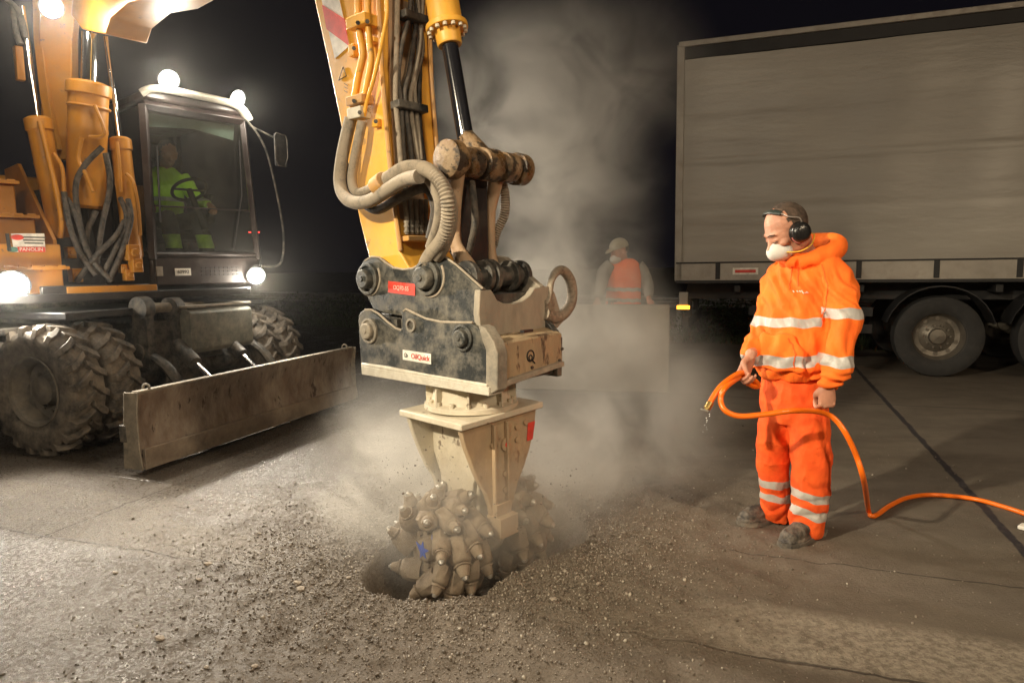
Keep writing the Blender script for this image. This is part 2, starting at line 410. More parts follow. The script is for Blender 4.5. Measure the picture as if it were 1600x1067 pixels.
def st(p): return p.dot(FC), p.dot(LC)
T1 = st(GP(187, 856))[1]; T2 = st(GP(1240, 874))[1]; S1 = st(GP(90, 829))[0]; S2 = st(GP(1450, 698))[0]
TB0 = st(GP(1300, 965))[1]; TB1 = st(GP(1300, 1045))[1]; TL0 = st(GP(60, 755))[1]; TL1 = st(GP(60, 790))[1]
gm, nt, b = newmat('concrete_road')
L = nt.links
tc = nt.nodes.new('ShaderNodeTexCoord')
def dotv(v, sc=1.0):
    n = nt.nodes.new('ShaderNodeVectorMath'); n.operation = 'DOT_PRODUCT'; L.new(tc.outputs['Object'], n.inputs[0]); n.inputs[1].default_value = v; return n.outputs['Value']
def gn(s, d=5, r=.6, vec=None):
    n = nt.nodes.new('ShaderNodeTexNoise'); n.inputs['Scale'].default_value = s; n.inputs['Detail'].default_value = d; n.inputs['Roughness'].default_value = r
    L.new(vec or tc.outputs['Object'], n.inputs['Vector']); return n.outputs['Fac']
S = dotv(FC); T = dotv(LC)
wob = math_(nt, 'MULTIPLY_ADD', gn(6, 4), .05, -.025)
Sw = math_(nt, 'ADD', S, wob); Tw = math_(nt, 'ADD', T, wob)
def line(c, at_, w, soft=.006):
    d = math_(nt, 'ABSOLUTE', math_(nt, 'SUBTRACT', c, at_)); r = nt.nodes.new('ShaderNodeMapRange'); r.clamp = True
    L.new(d, r.inputs[0]); r.inputs[1].default_value = w; r.inputs[2].default_value = w+soft; r.inputs[3].default_value = 1; r.inputs[4].default_value = 0; return r.outputs[0]
def band(c, lo, hi, soft):
    return line(c, (lo+hi)/2, abs(hi-lo)/2-soft/2, soft)
rub = nt.nodes.new('ShaderNodeAttribute'); rub.attribute_name = 'rub'
notrub = math_(nt, 'SUBTRACT', 1.0, rub.outputs['Fac'])
j = line(Tw, T1, .005); j = math_(nt, 'MAXIMUM', j, line(Tw, T2, .003)); j = math_(nt, 'MAXIMUM', j, line(Sw, S1, .004))
for dS in (-5, -10): j = math_(nt, 'MAXIMUM', j, line(Sw, S1+dS, .004))
tar = line(Sw, S2, .018, .01)
for dS in (5, 10): tar = math_(nt, 'MAXIMUM', tar, line(Sw, S2+dS, .015, .01))
for dT in (4.2, 8.4): j = math_(nt, 'MAXIMUM', j, line(Tw, T2+dT, .01))
j = math_(nt, 'MULTIPLY', j, notrub)
# colours
big = gn(.9, 6); mid = gn(5, 7, .68); fine = gn(60, 6, .7); grit = gn(170, 4, .7)
mps = nt.nodes.new('ShaderNodeMapping'); mps.inputs['Rotation'].default_value = (0, 0, math.atan2(.338, .941)); mps.inputs['Scale'].default_value = (.22, 1.6, 1)
L.new(tc.outputs['Object'], mps.inputs['Vector']); strk = gn(2.2, 6, .65, mps.outputs[0])
c = mixc(nt, ramp(nt, big, [(.3, 0.0), (.7, 1.0)]), (.088, .071, .054), (.145, .119, .092))
c = mixc(nt, ramp(nt, strk, [(.40, .75), (.56, 0.0)]), c, (.085, .066, .050))
c = mixc(nt, math_(nt, 'MULTIPLY', ramp(nt, mid, [(.35, 0.0), (.75, .42)]), 1.0), c, (.19, .158, .122))
lane = math_(nt, 'MAXIMUM', band(T, TB0, TB1, .10), math_(nt, 'MULTIPLY', band(Tw, TL0, TL1, .05), math_(nt, 'LESS_THAN', S, S1+.35)))
c = mixc(nt, math_(nt, 'MULTIPLY', lane, ramp(nt, gn(28, 5, .7), [(.40, .25), (.58, .95)])), c, (.33, .285, .225))
# rubble soil colour
soil = mixc(nt, ramp(nt, fine, [(.3, 0.0), (.7, 1.0)]), (.105, .082, .060), (.22, .178, .135))
c = mixc(nt, math_(nt, 'MULTIPLY', rub.outputs['Fac'], .9), c, soil)
c = mixc(nt, ramp(nt, grit, [(.62, 0.0), (.70, .45)]), c, (.42, .36, .28))
c = mixc(nt, ramp(nt, gn(90, 3, .6), [(.30, .6), (.37, 0.0)]), c, (.09, .07, .055))
c = mixc(nt, math_(nt, 'MULTIPLY', j, .85), c, (.05, .04, .032))
c = mixc(nt, math_(nt, 'MULTIPLY', tar, ramp(nt, gn(25, 4), [(.3, .7), (.5, .97)])), c, (.022, .018, .022))
# wetness (real water film on the left slabs)
sx = nt.nodes.new('ShaderNodeSeparateXYZ'); L.new(tc.outputs['Object'], sx.inputs[0])
wx = nt.nodes.new('ShaderNodeMapRange'); L.new(math_(nt, 'MULTIPLY_ADD', gn(1.3, 4), 1.3, sx.outputs[0]), wx.inputs[0])
wx.inputs[1].default_value = -.6; wx.inputs[2].default_value = .35; wx.inputs[3].default_value = 1; wx.inputs[4].default_value = 0
wet = math_(nt, 'MULTIPLY', wx.outputs[0], math_(nt, 'MULTIPLY_ADD', rub.outputs['Fac'], -.30, 1.0))
wetp = math_(nt, 'MULTIPLY', wet, ramp(nt, gn(3.5, 5, .65), [(.25, .70), (.75, 1.0)]))
c = mixc(nt, math_(nt, 'MULTIPLY', wetp, .72), c, mixc(nt, ramp(nt, fine, [(.35, 0.0), (.65, 1.0)]), (.042, .034, .026), (.078, .064, .049)))
glint = ramp(nt, gn(42, 5, .75), [(.45, .10), (.53, 1.0)])
glint = math_(nt, 'MAXIMUM', glint, math_(nt, 'MULTIPLY', ramp(nt, gn(1.9, 4), [(.52, 0.0), (.62, .8)]), math_(nt, 'SUBTRACT', 1.0, rub.outputs['Fac'])))
wetp = math_(nt, 'MULTIPLY', wetp, glint)
L.new(c, b.inputs['Base Color'])
rg = math_(nt, 'MULTIPLY_ADD', wetp, -.80, .88); L.new(math_(nt, 'MAXIMUM', rg, .14), b.inputs['Roughness'])
b.inputs['IOR'].default_value = 1.4
vor = nt.nodes.new('ShaderNodeTexVoronoi'); vor.inputs['Scale'].default_value = 75; L.new(tc.outputs['Object'], vor.inputs['Vector'])
h = math_(nt, 'ADD', math_(nt, 'MULTIPLY', fine, .9), math_(nt, 'MULTIPLY', grit, .5))
h = math_(nt, 'ADD', h, math_(nt, 'MULTIPLY', vor.outputs['Distance'], -.35))
h = math_(nt, 'SUBTRACT', h, math_(nt, 'MULTIPLY', j, 1.6))
bp = nt.nodes.new('ShaderNodeBump'); bp.inputs['Distance'].default_value = .012
L.new(math_(nt, 'MULTIPLY_ADD', math_(nt, 'MAXIMUM', rub.outputs['Fac'], math_(nt, 'MULTIPLY', lane, .5)), .5, .42), bp.inputs['Strength'])
L.new(h, bp.inputs['Height']); L.new(bp.outputs[0], b.inputs['Normal'])
me.materials.append(gm)

# ---------------------------------------------------------------- loose material
ICO_V = np.array([(0, 0, 1), (.89, 0, .45), (.28, .85, .45), (-.72, .53, .45), (-.72, -.53, .45), (.28, -.85, .45), (.72, .53, -.45), (-.28, .85, -.45), (-.89, 0, -.45), (-.28, -.85, -.45), (.72, -.53, -.45), (0, 0, -1)])
ICO_F = np.array([(0, 1, 2), (0, 2, 3), (0, 3, 4), (0, 4, 5), (0, 5, 1), (1, 6, 2), (2, 7, 3), (3, 8, 4), (4, 9, 5), (5, 10, 1), (2, 6, 7), (3, 7, 8), (4, 8, 9), (5, 9, 10), (1, 10, 6), (6, 11, 7), (7, 11, 8), (8, 11, 9), (9, 11, 10), (10, 11, 6)])
rng = np.random.default_rng(5)
def stones(name, P, size, mt, flat=.6, smooth=False):
    n = len(P); q = rng.normal(size=(n, 4)); q /= np.linalg.norm(q, axis=1)[:, None]; w, a, b_, c_ = q.T
    R = np.stack([np.stack([1-2*(b_*b_+c_*c_), 2*(a*b_-c_*w), 2*(a*c_+b_*w)], 1), np.stack([2*(a*b_+c_*w), 1-2*(a*a+c_*c_), 2*(b_*c_-a*w)], 1), np.stack([2*(a*c_-b_*w), 2*(b_*c_+a*w), 1-2*(a*a+b_*b_)], 1)], 1)
    sc = size[:, None]*np.stack([np.ones(n), rng.uniform(.5, 1, n), rng.uniform(.35, .35+flat, n)], 1)
    v = ICO_V[None]*rng.uniform(.72, 1.15, (n, 12, 1))*sc[:, None, :]
    v = np.einsum('nij,nkj->nki', R, v)+P[:, None, :]
    f = (ICO_F[None]+12*np.arange(n)[:, None, None]).reshape(-1, 3)
    m_ = bpy.data.meshes.new(name); m_.vertices.add(n*12); m_.vertices.foreach_set('co', v.ravel())
    m_.loops.add(f.size); m_.loops.foreach_set('vertex_index', f.ravel()); m_.polygons.add(len(f)); m_.polygons.foreach_set('loop_start', np.arange(0, f.size, 3))
    m_.update(calc_edges=True)
    at = m_.attributes.new('tone', 'FLOAT', 'POINT'); at.data.foreach_set('value', np.repeat(rng.random(n), 12).astype(np.float32))
    m_.materials.append(mt); o = bpy.data.objects.new(name, m_); col.objects.link(o); return o
sm, nt2, b2 = newmat('gravel_stone'); at_ = nt2.nodes.new('ShaderNodeAttribute'); at_.attribute_name = 'tone'
nt2.links.new(ramp(nt2, at_.outputs['Fac'], [(0, (.095, .076, .056)), (.35, (.145, .116, .087)), (.8, (.215, .176, .134)), (.97, (.42, .37, .30))]), b2.inputs['Base Color']); b2.inputs['Roughness'].default_value = .5
n = 60000
ang = rng.uniform(0, 2*np.pi, n); rad = .34+rng.gamma(1.6, .30, n)
tpos = rng.uniform(0, 1, n); sx_ = cA.x+(cB.x-cA.x)*tpos+rad*np.cos(ang); sy_ = cA.y+(cB.y-cA.y)*tpos+rad*np.sin(ang)
r_ = crater_r(sx_, sy_); ok = (r_ > .345) & (r_ < 3.0) & (sy_ > 1.6)
# less spill towards the worker's side
side = sstep(.2, 1.4, sx_); ok &= rng.random(n) > side*.8
sx_, sy_, r_ = sx_[ok], sy_[ok], r_[ok]
sz = np.clip(.0022+rng.gamma(1.1, .0015, len(sx_)), .0018, .012)
zz = ground_h(sx_, sy_)+sz*.25
tag(stones('gravel', np.stack([sx_, sy_, zz], 1), sz, sm), 'loose broken concrete grit spread round the cutting hole', 'gravel', kind='stuff')
# thin scatter of crumbs over the wider slabs
n = 5000; ux = rng.uniform(-3.6, 3.2, n); uy = rng.uniform(1.7, 6.0, n); k = rng.random(n) < np.exp(-crater_r(ux, uy)*.45)+.05; ux, uy = ux[k], uy[k]
s2 = np.clip(.002+rng.gamma(1.2, .0016, len(ux)), .002, .010)
tag(stones('grit', np.stack([ux, uy, ground_h(ux, uy)+s2*.2], 1), s2, sm), 'fine crumbs strewn thinly over the concrete slabs', 'grit', kind='stuff')
# airborne debris thrown up by the drum
n = 420; t = rng.uniform(-.5, .5, n); a = rng.uniform(.2, 2.9, n); R = .29+rng.gamma(1.5, .06, n)
P = np.array(TC)[None]+np.outer(t, VT)+np.outer(-np.cos(a)*R, UT); P[:, 2] = .10+np.sin(a)*R*1.1+rng.normal(0, .02, n)
P = P[P[:, 2] > .05]
tag(stones('flying_debris', P, np.clip(rng.gamma(1.4, .0014, len(P))+.001, .001, .007), sm), 'small crumbs of concrete thrown up around the spinning drum', 'debris', kind='stuff')
# individually visible chips
chips = [(325, 880, .022), (1255-1000+210, 915, .02), (250, 1000, .02), (322, 1043, .016), (470, 922, .021), (1010-700, 905, .015), (180, 893, .014), (500, 860, .013), (405, 832, .013), (545, 905, .014), (398, 1040, .013), (935, 915, .017), (865, 935, .014)]
base = None
for k, (px, py, s_) in enumerate(chips):
    g = GP(px, py, .01); g.z = float(ground_h(np.array([g.x]), np.array([g.y]))[0])+s_*.3
    if base is None or k == 3:
        mb = MB(); vv = [(V(p)*(s_*random.uniform(.75, 1.2))) for p in ICO_V]; vv = [V((p.x*1.4, p.y, p.z*.6)) for p in vv]; mb.add(vv, [tuple(f) for f in ICO_F.tolist()])
        o = build('concrete_chip', mb, M['stone'], smooth=0); base = o if base is None else base
    else:
        o = base.copy(); col.objects.link(o)
    o.location = g; o.rotation_euler = (random.uniform(-.4, .4), random.uniform(-.4, .4), random.uniform(0, 6))
    if k: q = s_/.022; o.scale = (q, q*random.uniform(.7, 1.1), q)
    tag(o, 'grey brown concrete chip lying loose on the gritty slab', 'stone', 'concrete chips on the slab')
# pale scrap at the right edge of the slab
g = GP(1597, 826, 0); mb = MB().box(g+V((0.01, 0, .012)), (.035, .02, .010), (V((.8, .6, 0)), V((-.6, .8, 0)), UP))
tag(build('plastic_scrap', mb, M['white'], bevel=.004), 'small pale plastic scrap on the road by the orange hose', 'litter')
# ---------------------------------------------------------------- excavator
AU = V((.76, -.65, 0)).normalized(); AV = V((.65, .76, 0)).normalized(); O0 = V((-.098, 3.0, 0))
def A(a, b, z): return O0+AU*a+AV*b+UP*z
def pb(px, py, b): return PL(px, py, A(0, b, 0), AV)
def pa(px, py, a): return PL(px, py, A(a, 0, 0), AU)
def ab(p): q = V(p)-O0; return q.dot(AU), q.dot(AV), p[2]
AX = (AU, AV, UP)
W0 = GP(84, 708); W0.z = .52
exc = tag(empty('wheeled_excavator', A(-6.3, .1, 0)), 'yellow wheeled excavator with lit work lamps, dark cab and rusty dozer blade', 'excavator')

def path_off(pts, off): return [V(p)+off for p in pts]
def rough_tube(mb, pts, r, n=14, amp=.07, seg=14, mi=0):
    P = catmull(pts, n); L_ = sum((P[i+1]-P[i]).length for i in range(len(P)-1)); k = max(20, int(L_/(r*.26)))
    # resample evenly
    d = [0]
    for i in range(len(P)-1): d.append(d[-1]+(P[i+1]-P[i]).length)
    Q = []; j_ = 0
    for i in range(k+1):
        t = L_*i/k
        while j_ < len(P)-2 and d[j_+1] < t: j_ += 1
        f = (t-d[j_])/max(1e-9, d[j_+1]-d[j_]); Q.append(P[j_].lerp(P[j_+1], f))
    mb.tube(Q, [r*(1+amp*(1 if i % 2 else -1)) for i in range(len(Q))], seg, mi=mi)

# --- lower coupler half
lowpoly = [(560, 500), (561, 491), (567, 485), (577, 485), (588, 491), (602, 504), (615, 514), (624, 517), (629, 512), (628, 497), (627, 487), (631, 484), (645, 491), (662, 499), (685, 504), (712, 505), (735, 505), (746, 512), (760, 532), (766, 545), (766, 612), (565, 578), (562, 540)]
P = [pb(x_, y_, 0) for x_, y_ in lowpoly]
mb = MB().prism(P, AV*.04); 
coup = build('quick_coupler', mb, M['plate'], exc, bevel=.004)
far = MB().prism(path_off(P, AV*.50), AV*.04); build('side_plate', far, M['plate'], coup, bevel=.004)
aL = ab(pb(565, 578, 0)); zb = aL[2]; a0 = aL[0]
mb = MB().box(A(a0/2, .27, zb+.10), (abs(a0)/2-.03, .232, .10), AX); mb.box(A(a0*.62, .27, zb+.24), (abs(a0)*.30, .20, .06), AX)
for k in range(3): mb.box(A(a0*(.25+.25*k), .27, zb+.13), (.02, .23, .15), AX)
build('coupler_housing', mb, M['dark'], coup, bevel=.004)
# front cover between the plates
C = [pa(x_, y_, .012) for x_, y_ in ((770, 545), (774, 536), (868, 519), (878, 527), (880, 569), (770, 605))]
mb = MB().prism(C, -AU*.10)
T_ = [pa(770, 541, .010), pa(879, 520, .010)]
mb.add([T_[0], T_[1], T_[1]-AU*.16+UP*.05, T_[0]-AU*.16+UP*.05, T_[0]-UP*.03, T_[1]-UP*.03, T_[1]-AU*.16-UP*.03, T_[0]-AU*.16-UP*.03], [(0, 1, 2, 3), (7, 6, 5, 4), (0, 4, 5, 1), (1, 5, 6, 2), (2, 6, 7, 3), (3, 7, 4, 0)])
cv = build('front_cover', mb, M['cover'], coup, bevel=.012)
mb = MB()
L0 = pa(780, 603, .035); L1 = pa(881, 568, .035); d_ = (L1-L0)
mb.box((L0+L1)/2-AU*.03, (d_.length/2, .035, .013), (d_.normalized(), AU, d_.normalized().cross(AU)))
build('front_lip', mb, M['dirt'], coup, bevel=.004)
# near edge post and flanges
E = [pb(x_, y_, -.008) for x_, y_ in ((747, 508), (757, 512), (771, 534), (777, 552), (777, 610), (765, 617), (759, 614), (759, 548), (752, 528))]
build('edge_plate', MB().prism(E, AV*.07), M['platelight'], coup, bevel=.005)
Fl = [pb(x_, y_, -.022) for x_, y_ in ((564, 571), (763, 605), (764, 619), (565, 585))]
mb = MB().prism(Fl, AV*.09); mb.tube([pb(566, 569, -.012), pb(610, 576, -.012), pb(670, 587, -.012), pb(762, 603, -.012)], [.010, .012, .009, .011], 8)
build('lower_flange', mb, mat('flange_dusted', (.60, .56, .47), .8, 0, .4, (.45, .39, .30), 8, .5, 60, .12), coup, bevel=.004)
# dust ledge along the top edges
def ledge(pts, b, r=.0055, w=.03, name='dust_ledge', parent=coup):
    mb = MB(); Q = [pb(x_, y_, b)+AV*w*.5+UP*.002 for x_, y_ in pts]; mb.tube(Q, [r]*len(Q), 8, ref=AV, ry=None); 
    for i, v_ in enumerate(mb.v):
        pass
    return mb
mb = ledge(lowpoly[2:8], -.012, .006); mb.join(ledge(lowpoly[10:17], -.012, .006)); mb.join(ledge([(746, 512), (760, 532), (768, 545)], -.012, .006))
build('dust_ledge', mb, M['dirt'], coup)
def pin(px, py, b, r, boss, depth=.03, mt='platelight', parent=coup, bolt=True):
    c = pb(px, py, b); mb = MB()
    mb.lathe([(boss, 0), (boss, depth*.45), (boss*.82, depth*.5), (boss*.80, depth*.25), (r, depth*.25), (r, depth), (r*.88, depth*1.18), (.001, depth*1.18)], c, -AV, 28)
    if bolt: mb.cyl(c-AV*depth*1.1, c-AV*depth*1.35, r*.32, 6)
    return build('pin', mb, M[mt], parent, bevel=.002)
pin(578, 517, 0, .042, .066); pin(724, 528, 0, .040, .062, mt='plate')
mb = MB().lathe([(.034, 0), (.034, .010), (.022, .010), (.020, -.02), (.001, -.02)], pb(643, 508, 0), -AV, 24); build('bore_ring', mb, M['platelight'], coup)
# labels
def plate_label(px0, py0, px1, py1, b, h, mt, parent, name='label_plate'):
    a_ = pb(px0, py0, b); c_ = pb(px1, py1, b); d = (c_-a_); mb = MB(); u_ = d.normalized()
    mb.box((a_+c_)/2-AV*.0015, (d.length/2, .0015, h/2), (u_, AV, AV.cross(u_) if AV.cross(u_).z > 0 else u_.cross(AV))); o = build(name, mb, mt, parent)
    return o, (a_+c_)/2-AV*.003, u_, d.length
lb, cc_, uu, LL = plate_label(630, 554, 674, 561, -.002, .050, M['white'], coup)
text('OilQuick', .036, cc_+uu*.028, uu, -AV, M['red'], coup)
mb = MB(); mb.torus(cc_-uu*(LL/2-.022)-AV*.001, AV, .010, .0016, 20, 6); mb.torus(cc_-uu*(LL/2-.030)-AV*.001-UP*.002, AV, .007, .0014, 20, 6); build('emblem', mb, M['ink'], coup)
# ring emblem and stencilled marks on the cover
ec = pa(829, 556, .014); mb = MB(); mb.torus(ec, AU, .026, .0035, 28, 6); mb.torus(ec-UP*.008, AU, .012, .003, 20, 6); mb.tube([ec-UP*.02+AV*.01+AU*.002, ec-UP*.038+AV*.03+AU*.002], .0035, 6)
build('emblem', mb, M['ink'], cv)
mb = MB().box(pa(823, 521, -.01)+UP*.012, (.012, .035, .006), AX); build('slot', mb, M['black'], cv)
for x_, y_ in ((831, 574), (874, 563), (778, 603), (878, 545), (780, 588)): build('bolt', MB().cyl(pa(x_, y_, .014)-AU*.004, pa(x_, y_, .014)+AU*.006, .008, 10), M['dark'], cv)

# --- upper coupler half
uppoly = [(563, 420), (567, 408), (577, 402), (589, 403), (599, 411), (611, 419), (627, 422), (642, 420), (655, 412), (667, 403), (680, 399), (692, 402), (712, 417), (751, 452), (749, 480), (744, 510), (742, 519), (700, 508), (650, 498), (600, 489), (583, 483), (570, 455)]
P = [pb(x_, y_, .03) for x_, y_ in uppoly]
br = build('coupler_bracket', MB().prism(P, AV*.04), M['plate'], exc, bevel=.004)
build('side_plate', MB().prism(path_off(P, AV*.43), AV*.04), M['platelight'], br, bevel=.004)
ax_ = ab(P[13])[0]
FP = [pa(x_, y_, ax_) for x_, y_ in ((750, 453), (768, 453), (773, 461), (777, 469), (788, 474), (802, 474), (816, 470), (828, 461), (836, 449), (862, 447), (868, 460), (874, 480), (880, 503), (872, 512), (846, 513), (836, 521), (800, 527), (796, 521), (775, 526), (752, 524), (748, 490))]
build('front_plate', MB().prism(FP, -AU*.035), mat('bucket_face', (.30, .27, .22), .55, .2, .5, (.42, .36, .28), 6, .3, 60, .2, streak=.4), br, bevel=.005)
mb = MB(); zz_ = ab(P[20])[2]
mb.box(A(ax_-.40, .27, zz_+.05), (.36, .20, .035), AX); mb.box(A(ax_-.62, .27, zz_+.10), (.03, .2, .10), AX); build('floor_plate', mb, M['dark'], br, bevel=.004)
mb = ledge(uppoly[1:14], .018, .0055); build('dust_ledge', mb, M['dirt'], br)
pin(577, 436, .03, .050, .082, .045, parent=br, mt='plate'); pin(670, 434, .03, .055, .085, .05, parent=br, mt='plate')
for (x_, y_, s_) in ((577, 434, .075), (672, 432, .08)):
    c = pb(x_, y_, .03); build('caked_dust', MB().torus(c-AV*.002, AV, s_*1.22, .006, 30, 8, arc=.5, x0=V((AU.x, AU.y, .6))), M['dirt'], br)
lb2, cc2, uu2, LL2 = plate_label(607, 448, 649, 453, .028, .058, M['red'], br)
text('OQ70-55', .030, cc2, uu2, -AV, mat('label_pink', (.75, .55, .45), .6, 0, 0, bump=0), br)
# lifting hook
hp = [(852, 476), (858, 462), (861, 440), (869, 425), (880, 423), (890, 436), (894, 456), (891, 476), (880, 491), (866, 496), (850, 490)]
mb = MB().tube([pa(x_, y_, ax_-.005) for x_, y_ in hp], [.020, .017, .018, .022, .026, .028, .028, .029, .030, .032, .034], 12, ref=AU, smooth=4, ry=None)
mb.box(pa(853, 484, ax_-.02), (.03, .035, .05), AX)
build('lifting_hook', mb, mat('hook_steel', (.20, .16, .12), .55, .3, .5, (.42, .36, .28), 18, .6, 70, .3), br, bevel=0)

# --- stick
side = [(505, -260), (497, -120), (489, -10), (513, 100), (530, 182), (545, 262), (562, 345), (577, 404), (592, 420), (625, 425), (640, 420), (624, 392), (616, 330), (607, 250), (600, 170), (595, 110), (590, 0), (586, -120), (575, -260), (545, -330), (515, -320)]
SB = .08
P = [pb(x_, y_, SB) for x_, y_ in side]
stick = build('stick', MB().prism(P, AV*.36), M['yel'], exc, bevel=.008)
# weld flange along the front corners
mb = MB()
for b_ in (SB-.004, SB+.335):
    Q = [pb(x_, y_, SB)+AU*.012+AV*(b_-SB) for x_, y_ in ((586, -120), (590, 0), (595, 110), (600, 170), (607, 250), (616, 330), (624, 392))]
    mb.tube(Q, .012, 8)
build('flange_bar', mb, M['yeldirty'], stick)
# front channel face slightly brown with caked dirt
def pf(px, py, up=.0):  # on the stick's front face
    # interpolate the front plane from the corner line
    p1, p2 = pb(590, 0, SB), pb(616, 330, SB); n_ = (p2-p1).cross(AV).normalized()
    if n_.dot(AU) < 0: n_ = -n_
    return PL(px, py, p1+n_*up, n_), n_
FN = pf(640, 100)[1]
q = [pf(x_, y_, .003)[0] for x_, y_ in ((606, -20), (640, -10), (660, 250), (664, 330), (640, 372), (628, 372), (618, 260), (610, 120))]
build('wear_strip', MB().prism(q, -FN*.01), M['link'], stick)
# chevron board and warning triangle on the side face
def sidequad(name, pts, mt, lift): build(name, MB().prism([pb(x_, y_, SB-lift) for x_, y_ in pts], AV*.002), mt, stick)
sidequad('marker_board', [(501, -6), (527, -14), (546, 72), (523, 92)], M['white'], .003)
sidequad('marker_stripe', [(503, 8), (538, 30), (545, 72), (510, 46)], M['red'], .0045)
mb = MB(); tp = [pb(x_, y_, SB-.0035) for x_, y_ in ((536, 105), (541, 119), (529, 126))]
for i in range(3): mb.tube([tp[i], tp[(i+1) % 3]], .0018, 6)
for y_ in (131, 136, 142): mb.tube([pb(538, y_, SB-.003), pb(543, y_+3, SB-.003)], .0016, 6)
build('warning_triangle', mb, M['ink'], stick)
# rigid pipes on the side
def pipe(name, pts, r, b, mt, parent=stick, smooth=6, mi=0):
    mb = MB().tube([pb(x_, y_, b) for x_, y_ in pts], [r]*len(pts), 12, smooth=smooth); return build(name, mb, M[mt], parent)
pipe('steel_pipe', [(562, -120), (560, 0), (562, 50), (567, 85), (560, 120), (553, 160), (548, 182)], .019, SB-.05, 'yel')
pipe('steel_pipe', [(578, -120), (575, 0), (577, 60), (580, 95), (574, 130), (568, 160), (566, 186)], .017, SB-.05, 'yel')
pipe('steel_pipe', [(603, -120), (604, -10), (604, 25), (598, 60), (585, 120), (573, 160), (569, 182)], .010, SB-.06, 'yel')
def blk(name, px, py, b, h, mt, parent=stick, bv=.004):
    return build(name, MB().box(pb(px, py, b), h, AX), M[mt], parent, bevel=bv)
blk('pipe_clamp', 566, 36, SB-.05, (.075, .045, .028), 'yel'); blk('pipe_clamp', 562, 158, SB-.05, (.065, .04, .022), 'yeldirty'); blk('pipe_clamp', 561, 178, SB-.055, (.055, .035, .028), 'cream'); blk('bracket', 553, 80, SB-.02, (.022, .02, .03), 'yel'); blk('bracket', 589, 193, SB-.015, (.02, .016, .02), 'yel'); blk('bracket', 579, 66, SB-.02, (.05, .02, .012), 'yel')
for x_, y_ in ((559, 36), (574, 34), (562, 176), (553, 158), (587, 190), (553, 76)): build('bolt', MB().cyl(pb(x_, y_, SB-.08), pb(x_, y_, SB-.106), .011, 6), M['dark'], stick)
# big hoses looping in front of the stick
def hose(name, pts, r, mt='hose', amp=.0, parent=stick):
    mb = MB(); Q = []
    for x_, y_, b_ in pts: Q.append(pb(x_, y_, b_))
    if amp: rough_tube(mb, Q, r, 12, amp)
    else: mb.tube(Q, [r]*len(Q), 14, smooth=8)
    return build(name, mb, M[mt], parent, smooth=60)
hose('hydraulic_hose', [(548, 186, .02), (541, 215, .0), (534, 250, -.02), (531, 285, -.03), (539, 308, -.05), (556, 317, -.06), (580, 313, -.06), (604, 298, -.07), (632, 281, -.08), (655, 276, -.1)], .033)
hose('hydraulic_hose', [(566, 190, .02), (560, 220, .01), (553, 255, .01), (550, 282, .01), (556, 300, .0), (572, 299, -.02), (592, 285, -.04), (612, 272, -.05), (630, 266, -.06), (652, 268, -.04), (672, 284, -.02), (686, 314, .0), (684, 350, .03), (672, 386, .08)], .025)
hose('hydraulic_hose', [(588, 296, -.03), (606, 280, -.05), (630, 264, -.07), (655, 262, -.08), (680, 275, -.1), (697, 305, -.1), (700, 340, -.08), (692, 372, -.05), (672, 398, .01), (664, 412, .05)], .030, amp=.11)
hose('hydraulic_hose', [(585, 300, .0), (606, 282, .0), (635, 262, -.02), (665, 262, -.03), (688, 282, -.04), (704, 315, -.04), (705, 350, -.03), (694, 384, -.01), (684, 402, .03)], .028, amp=.0)
hose('hydraulic_hose', [(568, 318, .0), (590, 328, .02), (620, 312, .03), (655, 295, .05), (672, 300, .07), (680, 330, .09), (672, 372, .1)], .024, 'hosed')
c = pb(597, 288, -.05); dd = (pb(606, 282, -.05)-pb(588, 296, -.05)).normalized()
mb = MB().tube([c-dd*.035, c+dd*.035], [.062, .062], 16, ref=AV, ry=[.05, .05]); build('hose_clamp', mb, M['yeldirty'], stick, bevel=.004)
# hoses down the front face
for pts in ([(645, -60), (640, 20), (628, 70), (622, 120), (626, 160), (630, 240), (634, 300)], [(655, -60), (652, 20), (648, 60), (640, 110), (632, 150), (640, 220), (648, 290)], [(662, -40), (657, 60), (650, 110), (641, 160), (652, 240), (662, 300)], [(630, -60), (646, 20), (655, 90), (655, 150), (656, 200), (664, 260)], [(622, -60), (620, 60), (618, 150), (622, 200), (628, 280)], [(650, -60), (655, 30), (660, 80), (648, 130), (650, 170), (658, 250)]):
    mb = MB().tube([pf(x_, y_, .03+.012*random.random())[0] for x_, y_ in pts], [.0135]*len(pts), 10, smooth=6); build('hydraulic_hose', mb, M['hosed' if random.random() < .6 else 'hose'], stick)
for x_, y_ in ((640, 168), (650, 30)):
    mb = MB().box(pf(x_, y_, .04)[0], (.10, .035, .02), (AV, FN, AV.cross(FN))); build('hose_clamp', mb, M['dark'], stick, bevel=.005)
for k in range(5):
    x_ = 636+k*7.5; mb = MB().tube([pf(x_-4+k, 312, .05)[0], pf(x_-1, 340, .045)[0], pf(x_, 366, .04)[0]], [.012, .012, .012], 10, smooth=3)
    for yy in (345, 352, 360): mb.tube([pf(x_-.5, yy, .044)[0], pf(x_-.4, yy+3, .043)[0]], [.0155, .0155], 8)
    build('hose_fitting', mb, M['platelight'], stick)
mb = MB().box(pf(652, 374, .03)[0], (.10, .045, .014), (AV, FN, AV.cross(FN))); build('manifold', mb, M['yeldirty'], stick, bevel=.005)

